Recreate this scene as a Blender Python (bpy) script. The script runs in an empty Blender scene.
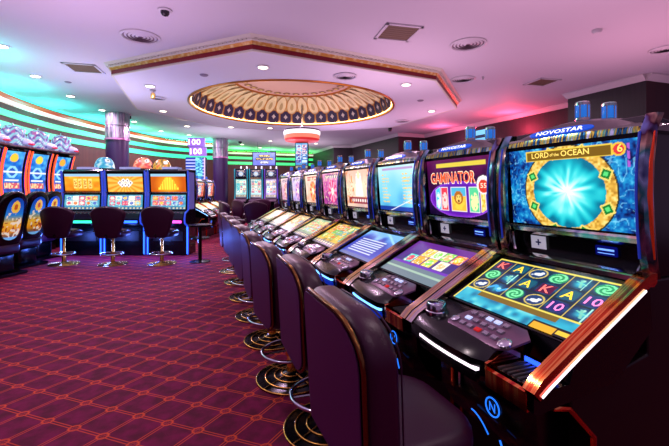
import bpy, bmesh, math, random
import numpy as np
from mathutils import Matrix, Vector
random.seed(7)
S = bpy.context.scene
COL = S.collection
PI = math.pi
R = math.radians

# ------------------------------------------------------------------ camera
TH = R(21.4); FPX = 380.0; CH = 1.35
cam = bpy.data.objects.new('camera', bpy.data.cameras.new('camera')); COL.objects.link(cam)
cam.location = (0, 0, CH); cam.rotation_euler = (R(90), 0, -TH)
cam.data.sensor_width = 36; cam.data.lens = FPX / 669 * 36
cam.data.shift_y = -33 / 669; cam.data.clip_start = .02
S.camera = cam
def at_depth(px, t):
    u = (px - 334.5) / FPX
    return (t * (math.sin(TH) + u * math.cos(TH)), t * (math.cos(TH) - u * math.sin(TH)))
def on_ceil(px, py, z):
    return at_depth(px, (z - CH) * FPX / (190 - py))

# ------------------------------------------------------------------ materials
def lin(c):
    return tuple((x / 255) ** 2.2 for x in c) + (1,)
MATS = {}
def mat(name, col=(128, 128, 128), rough=.5, metal=0., emit=None, es=1., coat=0., spec=.5, bump=0., bscale=200., vary=0.):
    if name in MATS: return MATS[name]
    m = bpy.data.materials.new(name); m.use_nodes = True; nt = m.node_tree
    b = nt.nodes['Principled BSDF']
    b.inputs['Base Color'].default_value = lin(col)
    b.inputs['Roughness'].default_value = rough; b.inputs['Metallic'].default_value = metal
    b.inputs['Coat Weight'].default_value = coat; b.inputs['Specular IOR Level'].default_value = spec
    if emit:
        b.inputs['Emission Color'].default_value = lin(emit); b.inputs['Emission Strength'].default_value = es
    if bump or vary:
        tc = nt.nodes.new('ShaderNodeTexCoord'); n = nt.nodes.new('ShaderNodeTexNoise')
        n.inputs['Scale'].default_value = bscale; nt.links.new(tc.outputs['Object'], n.inputs['Vector'])
        if bump:
            bp = nt.nodes.new('ShaderNodeBump'); bp.inputs['Strength'].default_value = bump
            bp.inputs['Distance'].default_value = .002
            nt.links.new(n.outputs['Fac'], bp.inputs['Height']); nt.links.new(bp.outputs['Normal'], b.inputs['Normal'])
        if vary:
            mx = nt.nodes.new('ShaderNodeMix'); mx.data_type = 'RGBA'
            mx.inputs[6].default_value = lin([x * (1 - vary) for x in col]); mx.inputs[7].default_value = lin([min(255, x * (1 + vary)) for x in col])
            nt.links.new(n.outputs['Fac'], mx.inputs[0]); nt.links.new(mx.outputs[2], b.inputs['Base Color'])
    MATS[name] = m
    return m
def holo(name, stops, scale=(3, 14, 30), rough=.14, nscale=1.6):
    """iridescent chrome foil: metal whose tint runs through several colours along the trim"""
    m = bpy.data.materials.new(name); m.use_nodes = True; nt = m.node_tree
    b = nt.nodes['Principled BSDF']; b.inputs['Metallic'].default_value = 1; b.inputs['Roughness'].default_value = rough
    tc = nt.nodes.new('ShaderNodeTexCoord'); mp = nt.nodes.new('ShaderNodeMapping'); mp.inputs['Scale'].default_value = scale
    n = nt.nodes.new('ShaderNodeTexNoise'); n.inputs['Scale'].default_value = nscale; n.inputs['Detail'].default_value = 3
    r = nt.nodes.new('ShaderNodeValToRGB'); e = r.color_ramp.elements
    while len(e) < len(stops): e.new(.5)
    for i, c in enumerate(stops):
        e[i].position = .32 + .36 * i / (len(stops) - 1); e[i].color = lin(c)
    nt.links.new(tc.outputs['Object'], mp.inputs['Vector']); nt.links.new(mp.outputs[0], n.inputs['Vector'])
    nt.links.new(n.outputs['Fac'], r.inputs['Fac']); nt.links.new(r.outputs[0], b.inputs['Base Color'])
    MATS[name] = m
    return m
def screen_mat(name, es, base=0.0):
    m = bpy.data.materials.new(name); m.use_nodes = True; nt = m.node_tree
    b = nt.nodes['Principled BSDF']; b.inputs['Roughness'].default_value = .25
    b.inputs['Base Color'].default_value = (.01, .01, .01, 1)
    a = nt.nodes.new('ShaderNodeAttribute'); a.attribute_name = 'Col'
    if es: nt.links.new(a.outputs['Color'], b.inputs['Emission Color']); b.inputs['Emission Strength'].default_value = es
    if base: nt.links.new(a.outputs['Color'], b.inputs['Base Color'])
    MATS[name] = m
    return m

BLACK = mat('gloss black plastic', (10, 10, 14), .2, spec=.35)
DARK = mat('dark cabinet laminate', (22, 10, 15), .38, spec=.3)
PANEL = mat('black display strip', (10, 10, 14), .12)
CHROME = mat('chrome', (205, 205, 215), .12, 1)
HOLO = holo('iridescent chrome', [(120, 130, 190), (225, 230, 240), (170, 225, 205), (240, 235, 230), (225, 190, 170), (190, 180, 225)], scale=(6, 6, 3), nscale=1.2)
COPPER = holo('copper chrome', [(150, 110, 120), (225, 175, 130), (245, 215, 165), (190, 140, 130), (235, 215, 210), (180, 160, 190)], scale=(1.2, 50, 1.2), nscale=1.0)
REDCH = holo('red copper chrome', [(170, 30, 30), (240, 100, 50), (250, 170, 100), (225, 60, 40), (250, 140, 80), (190, 40, 50)], scale=(1.2, 50, 1.2), nscale=1.0)
BRONZE = mat('bronze grey crown plastic', (112, 98, 104), .3, .6)
MAUVE = mat('mauve button plate', (128, 92, 122), .3, .3)
LEATHER = mat('dark purple leather', (56, 12, 44), .34, spec=.4, bump=.3, bscale=260)
LEATHER2 = mat('purple seat leather', (52, 12, 44), .4, spec=.3, bump=.3, bscale=260)
REARP = mat('plum vinyl rear panel', (72, 12, 66), .5, spec=.3, bump=.2, bscale=300)
GOLD = mat('gold chrome', (235, 180, 90), .25, 1)
BEAD = mat('bronze bead trim', (120, 85, 50), .2, 1)
LEDW = mat('white led strip', (255, 255, 255), .4, emit=(255, 235, 250), es=1.6)
LEDP = mat('pinkish white led strip', (255, 255, 255), .4, emit=(255, 215, 240), es=1.5)
LEDB = mat('blue white led strip', (120, 180, 255), .4, emit=(100, 170, 255), es=3.0)
LEDD = mat('deep blue led strip', (40, 70, 255), .4, emit=(40, 80, 255), es=3.0)
HOLO2 = holo('dark iridescent chrome', [(30, 35, 90), (150, 170, 200), (50, 110, 110), (190, 150, 130), (80, 40, 60), (120, 130, 190)], scale=(4, 4, 3), nscale=1.4)
SCR = screen_mat('lit screen', 1.0)
SCRH = screen_mat('bright lit screen', 1.25)
PRINT = screen_mat('printed vinyl', .12, 1)
CANDB = mat('blue signal lens', (30, 80, 190), .12, emit=(40, 120, 220), es=.7)
WHITEL = mat('white lit plate', (240, 240, 250), .3, emit=(230, 235, 250), es=.9)

# ------------------------------------------------------------------ mesh helpers
class MB:
    def __init__(s): s.bm = bmesh.new()
    def poly(s, pts): return s.bm.faces.new([s.bm.verts.new(p) for p in pts])
    def box(s, x0, x1, y0, y1, z0, z1, bev=0.):
        m = Matrix.Translation(((x0+x1)/2, (y0+y1)/2, (z0+z1)/2)) @ Matrix.Diagonal((abs(x1-x0), abs(y1-y0), abs(z1-z0), 1))
        r = bmesh.ops.create_cube(s.bm, size=1, matrix=m)
        if bev:
            es = list({e for v in r['verts'] for e in v.link_edges})
            bmesh.ops.bevel(s.bm, geom=es, offset=bev, segments=2, affect='EDGES', clamp_overlap=True)
        return s
    def prism(s, prof, y0, y1):
        """profile in the x,z plane pulled along y"""
        return s.loft([(y0, prof), (y1, prof)])
    def loft(s, stations):
        rings = [[s.bm.verts.new((p[0], y, p[1])) for p in prof] for y, prof in stations]
        n = len(rings[0])
        for a, b in zip(rings, rings[1:]):
            for i in range(n): s.bm.faces.new((a[i], a[(i+1) % n], b[(i+1) % n], b[i]))
        s.bm.faces.new(rings[0][::-1]); s.bm.faces.new(rings[-1])
        return s
    def rings(s, rr, closed=False, cap=True):
        """generic loft through rings of 3D points"""
        vs = [[s.bm.verts.new(p) for p in r] for r in rr]
        n = len(vs[0]); pr = list(zip(vs, vs[1:])) + ([(vs[-1], vs[0])] if closed else [])
        for a, b in pr:
            for i in range(n): s.bm.faces.new((a[i], a[(i+1) % n], b[(i+1) % n], b[i]))
        if cap and not closed:
            s.bm.faces.new(vs[0][::-1]); s.bm.faces.new(vs[-1])
        return s
    def lathe(s, prof, seg=24, c=(0, 0, 0), cap=True):
        vs = []
        for r, z in prof:
            vs.append([s.bm.verts.new((c[0]+r*math.cos(2*PI*k/seg), c[1]+r*math.sin(2*PI*k/seg), c[2]+z)) for k in range(seg)])
        for a, b in zip(vs, vs[1:]):
            for i in range(seg): s.bm.faces.new((a[i], a[(i+1) % seg], b[(i+1) % seg], b[i]))
        if cap: s.bm.faces.new(vs[0][::-1]); s.bm.faces.new(vs[-1])
        return s
    def tube(s, pts, r, seg=8, closed=False):
        pts = [Vector(p) for p in pts]; n = len(pts); rr = []
        up = Vector((0, 0, 1)); prev = None
        for i in range(n):
            a = pts[i-1] if (i or closed) else pts[i]; b = pts[(i+1) % n] if (i < n-1 or closed) else pts[i]
            t = (b - a).normalized()
            if prev is None:
                x = t.cross(up)
                if x.length < .1: x = t.cross(Vector((1, 0, 0)))
            else: x = prev - t * prev.dot(t)
            x.normalize(); prev = x; y = t.cross(x)
            ri = r[i] if isinstance(r, (list, tuple)) else r
            rr.append([pts[i] + x*ri*math.cos(2*PI*k/seg) + y*ri*math.sin(2*PI*k/seg) for k in range(seg)])
        return s.rings(rr, closed=closed)
    def bar(s, pts, w, h):
        """rectangular bar whose centreline runs in the x,z plane; w across y, h normal to the path"""
        rr = []
        for i, p in enumerate(pts):
            p = Vector(p); a = Vector(pts[max(i-1, 0)]); b = Vector(pts[min(i+1, len(pts)-1)])
            t = (b-a).normalized(); n = Vector((0, 1, 0)).cross(t).normalized(); y = Vector((0, w/2, 0)); n = n*h/2
            rr.append([p-y*1-n, p+y-n, p+y+n*.3, p+y*.6+n, p-y*.6+n, p-y+n*.3])
        return s.rings(rr)
    def ring(s, r, z, t=.01, seg=36, c=(0, 0)):
        return s.tube([(c[0]+r*math.cos(2*PI*k/seg), c[1]+r*math.sin(2*PI*k/seg), z) for k in range(seg)], t, 8, closed=True)
    def build(s, name, m, parent=None, smooth=None, bevel=0., M=None):
        bmesh.ops.recalc_face_normals(s.bm, faces=s.bm.faces)
        if M is not None: s.bm.transform(M)
        me = bpy.data.meshes.new(name); s.bm.to_mesh(me); s.bm.free()
        me.materials.append(m)
        if smooth is not None:
            me.set_sharp_from_angle(angle=R(smooth)); me.polygons.foreach_set('use_smooth', [True]*len(me.polygons))
        o = bpy.data.objects.new(name, me); COL.objects.link(o)
        if parent: o.parent = parent
        if bevel:
            b = o.modifiers.new('bevel', 'BEVEL'); b.width = bevel; b.segments = 2; b.limit_method = 'ANGLE'; b.angle_limit = R(35)
        return o
def F(c, right, up):
    r = Vector(right).normalized(); u = Vector(up); u = (u - r*u.dot(r)).normalized(); n = r.cross(u)
    M = Matrix.Identity(4)
    for i in range(3): M[i][0] = r[i]; M[i][1] = u[i]; M[i][2] = n[i]; M[i][3] = c[i]
    return M
def psurf(name, fn, paint, nx, ny, m, parent=None, smooth=True, wrap=False):
    """surface fn(u,v)->xyz with a colour per vertex: a picture shown on (or printed on) the surface"""
    u = np.linspace(0, 1, nx); v = np.linspace(0, 1, ny); U, V = np.meshgrid(u, v)
    P = np.stack(fn(U, V), -1).reshape(-1, 3)
    C = np.clip(paint(U, V), 0, 255).reshape(-1, 3)
    me = bpy.data.meshes.new(name)
    idx = np.arange(nx*ny).reshape(ny, nx)
    q = np.stack([idx[:-1, :-1], idx[:-1, 1:], idx[1:, 1:], idx[1:, :-1]], -1).reshape(-1, 4)
    me.from_pydata(P.tolist(), [], q.tolist())
    ca = me.color_attributes.new('Col', 'FLOAT_COLOR', 'POINT')
    rgba = np.ones((nx*ny, 4), np.float32); rgba[:, :3] = (C/255.) ** 2.2
    ca.data.foreach_set('color', rgba.ravel())
    me.materials.append(m)
    if smooth: me.polygons.foreach_set('use_smooth', [True]*len(me.polygons))
    o = bpy.data.objects.new(name, me); COL.objects.link(o)
    if parent: o.parent = parent
    return o
def screen(name, M, w, h, paint, nx, ny, parent, m=None, bend=0.):
    def fn(U, V):
        x = (U-.5)*w; y = (V-.5)*h; z = bend*(1-(2*V-1)**2)
        p = [M[i][0]*x + M[i][1]*y + M[i][2]*z + M[i][3] for i in range(3)]
        return p
    return psurf(name, fn, lambda U, V: paint(U, V, w/h), nx, ny, m or SCR, parent)
def text_mesh(strs, M, name, m, parent, ex=.0008):
    """strs: list of (string, x, y, height, width or None) in the frame M; merged to one mesh"""
    bm = bmesh.new()
    for (st, x, y, h, w) in strs:
        cu = bpy.data.curves.new('t', 'FONT'); cu.body = st; cu.size = 1; cu.align_x = 'CENTER'; cu.align_y = 'CENTER'; cu.extrude = 0; cu.resolution_u = 2
        cu.offset = .03 if 'outline' in name else .012
        o = bpy.data.objects.new('t', cu); COL.objects.link(o)
        dg = bpy.context.evaluated_depsgraph_get(); me = bpy.data.meshes.new_from_object(o.evaluated_get(dg))
        xs = [v.co.x for v in me.vertices]; ys = [v.co.y for v in me.vertices]
        cx = (min(xs)+max(xs))/2; cy = (min(ys)+max(ys))/2; sy = h/(max(ys)-min(ys)); sx = (w/(max(xs)-min(xs))) if w else sy
        T = Matrix.Translation((x, y, ex)) @ Matrix.Diagonal((sx, sy, 1, 1)) @ Matrix.Translation((-cx, -cy, 0))
        me.transform(M @ T); bm.from_mesh(me)
        bpy.data.objects.remove(o); bpy.data.meshes.remove(me); bpy.data.curves.remove(cu)
    me = bpy.data.meshes.new(name); bm.to_mesh(me); bm.free(); me.materials.append(m)
    o = bpy.data.objects.new(name, me); COL.objects.link(o)
    if parent: o.parent = parent
    return o
def tag(o, label=None, cat=None, group=None, kind=None):
    if label: o['label'] = label
    if cat: o['category'] = cat
    if group: o['group'] = group
    if kind: o['kind'] = kind
    return o
def thing(name, label, cat, loc=(0, 0, 0), rz=0, group=None):
    o = bpy.data.objects.new(name, None); COL.objects.link(o); o.empty_display_size = .1
    o.location = loc; o.rotation_euler = (0, 0, rz)
    return tag(o, label, cat, group)
def copy_tree(o, parent=None):
    c = o.copy(); COL.objects.link(c)
    if parent: c.parent = parent
    for ch in list(KIDS.get(o.name, [])): copy_tree(ch, c)
    return c
KIDS = {}
def index_kids():
    KIDS.clear()
    for o in bpy.data.objects:
        if o.parent: KIDS.setdefault(o.parent.name, []).append(o)
def dup(proto, loc, rz, label, group=None):
    index_kids(); c = copy_tree(proto); c.location = loc; c.rotation_euler = (0, 0, rz); c['label'] = label
    if group: c['group'] = group
    return c

# ------------------------------------------------------------------ picture painters (what the screens show)
def A3(c, U): return np.broadcast_to(np.array(c, float), U.shape + (3,)).copy()
def put(img, mask, c):
    m = np.clip(mask.astype(float), 0, 1)[..., None]; img[:] = img*(1-m) + np.array(c, float)*m
def vn(U, V, s, seed):
    """smooth value noise"""
    rs = np.random.RandomState(seed); g = rs.rand(64, 64)
    x = U*s; y = V*s; i = np.floor(x).astype(int); j = np.floor(y).astype(int); fx = x-i; fy = y-j
    fx = fx*fx*(3-2*fx); fy = fy*fy*(3-2*fy); i %= 63; j %= 63
    return (g[j, i]*(1-fx)+g[j, i+1]*fx)*(1-fy) + (g[j+1, i]*(1-fx)+g[j+1, i+1]*fx)*fy
def ramp(t, cols):
    t = np.clip(t, 0, .9999)*(len(cols)-1); i = t.astype(int); f = (t-i)[..., None]; c = np.array(cols, float)
    return c[i]*(1-f)+c[np.minimum(i+1, len(cols)-1)]*f
def ocean_top(U, V, a):
    x = (U-.5)*a; y = V-.44
    n = vn(U*a, V, 9, 1)*.5+vn(U*a, V, 26, 2)*.3+vn(U*a, V, 50, 3)*.2
    img = ramp((n-.2)*1.6, [(4, 20, 70), (10, 80, 160), (30, 140, 200), (110, 210, 240)])
    veins = np.abs(vn(U*a+.3, V, 14, 5)-.5) < .03; put(img, veins*.6, (150, 225, 250))
    r = np.hypot(x/1.03, y/.97); th = np.arctan2(y, x)
    ring = (r < .575) & (r > .455); put(img, (r < .592), (40, 50, 40))
    gold = ramp(vn(U*a, V, 40, 7)*.7+.3*np.abs(np.sin(th*12)), [(150, 95, 30), (225, 175, 70), (255, 235, 150)]); img[ring] = gold[ring]
    disc = r < .455; ray = vn((th+3.2)/6.4*3, r*.6+0*r, 12, 9)
    water = ramp(np.clip(1.0-r*2.0+(ray-.5)*.5, 0, 1), [(5, 110, 140), (20, 170, 190), (60, 215, 220), (190, 250, 250), (255, 255, 255)]); img[disc] = water[disc]
    for k in range(8):
        t0 = PI/8+k*PI/4; gx = .515*math.cos(t0); gy = .515*math.sin(t0)
        d = np.abs((x-gx)*math.cos(t0)+(y-gy)*math.sin(t0))+np.abs(-(x-gx)*math.sin(t0)+(y-gy)*math.cos(t0))
        put(img, d < .095, (240, 215, 110)); put(img, d < .068, (15, 120, 50)); put(img, d < .035, (90, 220, 120))
    plate = (np.abs(x-.0) < .56) & (np.abs(V-.9) < .068); put(img, plate, (235, 200, 70))
    plate = (np.abs(x-.0) < .545) & (np.abs(V-.9) < .052); put(img, plate, (120, 88, 20))
    put(img, (np.hypot(x-.62, V-.9) < .075), (235, 190, 60)); put(img, (np.hypot(x-.62, V-.9) < .055), (220, 60, 60))
    put(img, (np.abs(x-.72) < .012+.0*x) & (V > .7) & (V < .95) & (np.abs(np.sin(V*30+x*20)) > .3), (170, 90, 200))
    return img
def ocean_reels(U, V, a):
    x = U*a; n = vn(U*a, V, 12, 12)
    img = ramp(n, [(20, 110, 150), (40, 170, 200), (120, 220, 220)])
    put(img, (U < .012) | (U > .988) | (V > .97), (235, 215, 90)); put(img, (V > .26) & (V < .285), (235, 215, 90))
    body = (U > .012) & (U < .988) & (V > .285) & (V < .97)
    cu = (U-.012)/.976*6; cv = (V-.285)/.685*3; ci = np.floor(cu).astype(int); cj = np.floor(cv).astype(int)
    fx = cu-ci-.5; fy = cv-cj-.5
    cell = ramp(np.hypot(fx, fy)*1.6+vn(U*a, V, 30, 4)*.25, [(120, 225, 235), (40, 165, 190), (12, 80, 120), (5, 35, 70)])
    img[body] = cell[body]
    put(img, body & ((np.abs(fx) > .47) | (np.abs(fy) > .46)), (20, 45, 50)); put(img, body & (np.abs(fx) > .485), (225, 205, 90))
    KIND = {(0, 2): 'K', (1, 2): 'A', (2, 2): 'h', (3, 2): 's', (4, 2): 'd', (5, 2): 's', (0, 1): 's', (1, 1): 'd', (2, 1): 'A', (3, 1): 'K', (4, 1): 'A', (5, 1): 'T',
            (0, 0): 'h', (1, 0): 'w', (2, 0): 's', (3, 0): 'h', (4, 0): 'T', (5, 0): 'd'}
    for (i, j), k in KIND.items():
        m = body & (ci == i) & (cj == j); rr = np.hypot(fx, fy); th = np.arctan2(fy, fx)
        if k == 's':
            put(img, m & (rr < .42), (20, 150, 90)); put(img, m & (rr < .40) & (np.sin(rr*28-th*2) > .0), (130, 245, 170))
        elif k == 'h':
            put(img, m & (rr < .44), (225, 200, 90)); put(img, m & (rr < .38), (15, 60, 110))
            put(img, m & (np.hypot((fx-.02)/1.6, fy+.04) < .13), (235, 240, 250)); put(img, m & (np.hypot(fx-.17, fy-.1) < .1), (245, 245, 255)); put(img, m & (np.hypot(fx+.22, fy+.14) < .06), (200, 210, 235))
        elif k == 'd':
            put(img, m & (np.hypot(fx, fy-.24) < .08), (160, 225, 200)); put(img, m & (np.abs(fx+fy*.3) < .06) & (np.abs(fy) < .3), (120, 200, 180)); put(img, m & (np.abs(fy-.05+fx*.4) < .04) & (np.abs(fx) < .25), (110, 210, 190)); put(img, m & (np.abs(fx-.2) < .02), (170, 240, 220))
        elif k == 'w':
            put(img, m & (np.abs(fy+.15*np.sin(fx*9)) < .12), (60, 170, 235)); put(img, m & (np.hypot(fx-.1, fy) < .1), (150, 225, 250))
        elif k in 'KAT':
            put(img, m & (np.abs(fx) < .36) & (np.abs(fy) < .36), {'K': (90, 20, 60), 'A': (20, 90, 110), 'T': (30, 40, 110)}[k])
    low = V < .26
    put(img, low & (V > .17) & (np.abs(U-.5) < .33), (120, 95, 25))
    put(img, low & (V < .12) & (U > .7) & (U < .97), (20, 20, 25)); put(img, low & (V < .1) & (np.abs(U-.79) < .08), (235, 170, 40))
    put(img, low & (np.abs(V-.06) < .03) & (U > .88) & (U < .97), (245, 200, 60))
    return img
def gam_top(U, V, a):
    x = (U-.5)*a; n = vn(U*a, V, 8, 21)
    img = ramp(V*.8+n*.3, [(15, 5, 35), (35, 8, 60), (60, 12, 60), (95, 20, 80)])
    put(img, (np.abs(V-.9) < .035) & (np.abs(x-.06) < .62), (225, 200, 70))
    e = np.hypot(x/.80, (V-.3)/.31); put(img, e < 1, (150, 70, 220)); put(img, (e < .96), (112, 40, 185)); put(img, (e < .86), (95, 28, 165))
    for cx, w, c1, c2 in ((-.55, .07, (70, 200, 235), (230, 250, 255)), (-.37, .1, (230, 60, 80), (255, 210, 200)), (0, .2, (245, 185, 60), (250, 205, 70)), (.38, .12, (90, 210, 150), (245, 245, 170)), (.58, .055, (250, 190, 60), (255, 230, 140))):
        m = (np.abs(x-cx) < w) & (np.abs(V-.3) < .21) & (e < .93); put(img, m, (245, 235, 240))
        m = (np.abs(x-cx) < w-.012) & (np.abs(V-.3) < .195) & (e < .92); put(img, m, c1); put(img, m & (np.hypot((x-cx)/w*.2, (V-.27)) < .15) & (vn(U*a, V, 30, 4) > .25), c2)
    m = (np.abs(x) < .188) & (V > .36) & (V < .495); put(img, m, (80, 180, 215)); put(img, np.hypot(x, V-.33) < .115, (180, 105, 30)); put(img, np.hypot(x, V-.31) < .07, (250, 205, 100)); put(img, np.hypot(x, (V-.27)*1.5) < .03, (110, 60, 30)); put(img, (np.hypot(np.abs(x)-.03, V-.34) < .012), (60, 30, 20))
    put(img, (np.hypot((x-.60)/1.0, V-.54) < .15), (245, 240, 235)); put(img, (np.hypot((x-.60)/1.0, V-.52) < .105), (215, 60, 40))
    return img
def gam_low(U, V, a):
    img = ramp(V+vn(U*a, V, 6, 3)*.3, [(70, 60, 110), (60, 50, 120), (100, 40, 140)])
    put(img, V < .3, (105, 125, 135)); put(img, (V > .3) & (V < .36), (110, 50, 180)); put(img, (V < .2) & (V > .15), (160, 190, 170))
    rs = np.random.RandomState(5)
    pal = [(245, 215, 60), (240, 120, 60), (90, 210, 200), (250, 240, 220), (230, 70, 90), (255, 170, 40), (140, 220, 90), (250, 190, 120)]
    for r_, (v0, us) in enumerate(((.72, (.38, .53, .68, .83)), (.48, (.22, .38, .55, .73)))):
        for i, uu in enumerate(us):
            m = (np.abs(U-uu) < .07) & (np.abs(V-v0) < .115); put(img, m, pal[(i*3+r_*2) % 8]); put(img, m & (np.hypot((U-uu)*a, V-v0) < .085), pal[(i+5-r_) % 8]); put(img, m & (vn(U*a, V, 45, 8+i) > .72), (255, 250, 230))
    return img
def list_top(U, V, a):
    img = ramp(V*.6+vn(U*a, V, 3, 2)*.5, [(50, 130, 200), (110, 200, 230), (170, 225, 240), (200, 235, 245)])
    put(img, (V < .09), (30, 60, 150)); put(img, (np.abs(V-.93) < .03) & (np.abs(U-.5) < .38), (180, 150, 200))
    rs = np.random.RandomState(3)
    for k in range(9):
        v = .2+k*.075
        for u0, w in ((.1, .12+.1*rs.rand()), (.62, .16+.12*rs.rand())):
            put(img, (np.abs(V-v) < .014) & (U > u0) & (U < u0+w) & (vn(U*a, V, 60, k) > .4), (250, 205, 90))
    put(img, np.abs(V-.15-(U-.6)*.5) < .008, (245, 245, 255))
    return img
def list_low(U, V, a):
    img = ramp(V+vn(U*a, V, 4, 6)*.4-.1, [(60, 100, 190), (50, 70, 180), (30, 60, 170), (120, 180, 240)])
    for k in range(7):
        put(img, (np.abs(V-.2-k*.075) < .016) & (U > .1) & (U < .75), (205, 220, 245))
    put(img, (np.abs(V-.85+(U-.7)*.8) < .03), (150, 210, 250)); put(img, V < .1, (90, 110, 170))
    return img
def tower_top(U, V, a):
    img = ramp(V+vn(U*a, V, 5, 8)*.3, [(200, 160, 150), (240, 205, 180), (250, 225, 190), (245, 190, 170)])
    put(img, (np.abs(U-.5) < .16-.08*V) & (V > .3) & (V < .9), (250, 245, 250)); put(img, np.hypot((U-.5)*a, V-.85) < .1, (255, 235, 180))
    put(img, (V < .27) & (V > .08) & (np.abs(U-.5) < .42), (150, 40, 50)); put(img, (np.abs(V-.175) < .045) & (np.abs(U-.5) < .3) & (np.sin(U*75) > -.3), (250, 235, 225))
    put(img, (vn(U*a, V, 18, 9) > .72) & (np.abs(U-.5) > .2), (230, 130, 60))
    return img
def tiles(bg, pal, nx=5, ny=3, seed=1, strip=(90, 90, 110)):
    def f(U, V, a):
        img = ramp(vn(U*a, V, 5, seed), bg)
        cu = (U-.04)/.92*nx; cv = (V-.26)/.68*ny; ci = np.clip(np.floor(cu), 0, nx-1).astype(int); cj = np.clip(np.floor(cv), 0, ny-1).astype(int)
        body = (cu > 0) & (cu < nx) & (cv > 0) & (cv < ny); fx = cu-ci-.5; fy = cv-cj-.5
        rs = np.random.RandomState(seed); t1 = rs.randint(0, len(pal), (nx, ny)); t2 = rs.randint(0, len(pal), (nx, ny)); p = np.array(pal, float)
        m = body & (np.abs(fx) < .44) & (np.abs(fy) < .44); img[m] = p[t1[ci, cj]][m]
        m = body & (np.hypot(fx, fy) < .3); img[m] = p[t2[ci, cj]][m]
        put(img, body & (vn(U*a, V, 40, seed+3) > .78), (255, 250, 235))
        put(img, V < .17, strip); put(img, (V < .13) & (V > .06) & (np.sin(U*60) > .1), (225, 215, 160))
        return img
    return f
def wheel(bg, c1, c2, title, seed=1):
    def f(U, V, a):
        x = (U-.5)*a; img = ramp(V*.6+vn(U*a, V, 6, seed)*.5, bg)
        r = np.hypot(x, (V-.42)*1.0); th = np.arctan2(V-.42, x)
        put(img, r < .36, c1); put(img, (r < .34) & (np.sin(th*8) > 0), c2); put(img, r < .12, (250, 240, 220))
        put(img, (np.abs(V-.88) < .06) & (np.abs(U-.5) < .36), title); put(img, (np.abs(V-.88) < .035) & (np.abs(U-.5) < .32) & (np.sin(U*70) > -.2), (255, 245, 220))
        put(img, (vn(U*a, V, 24, seed+1) > .8) & (r > .36), (255, 225, 180))
        return img
    return f

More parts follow.
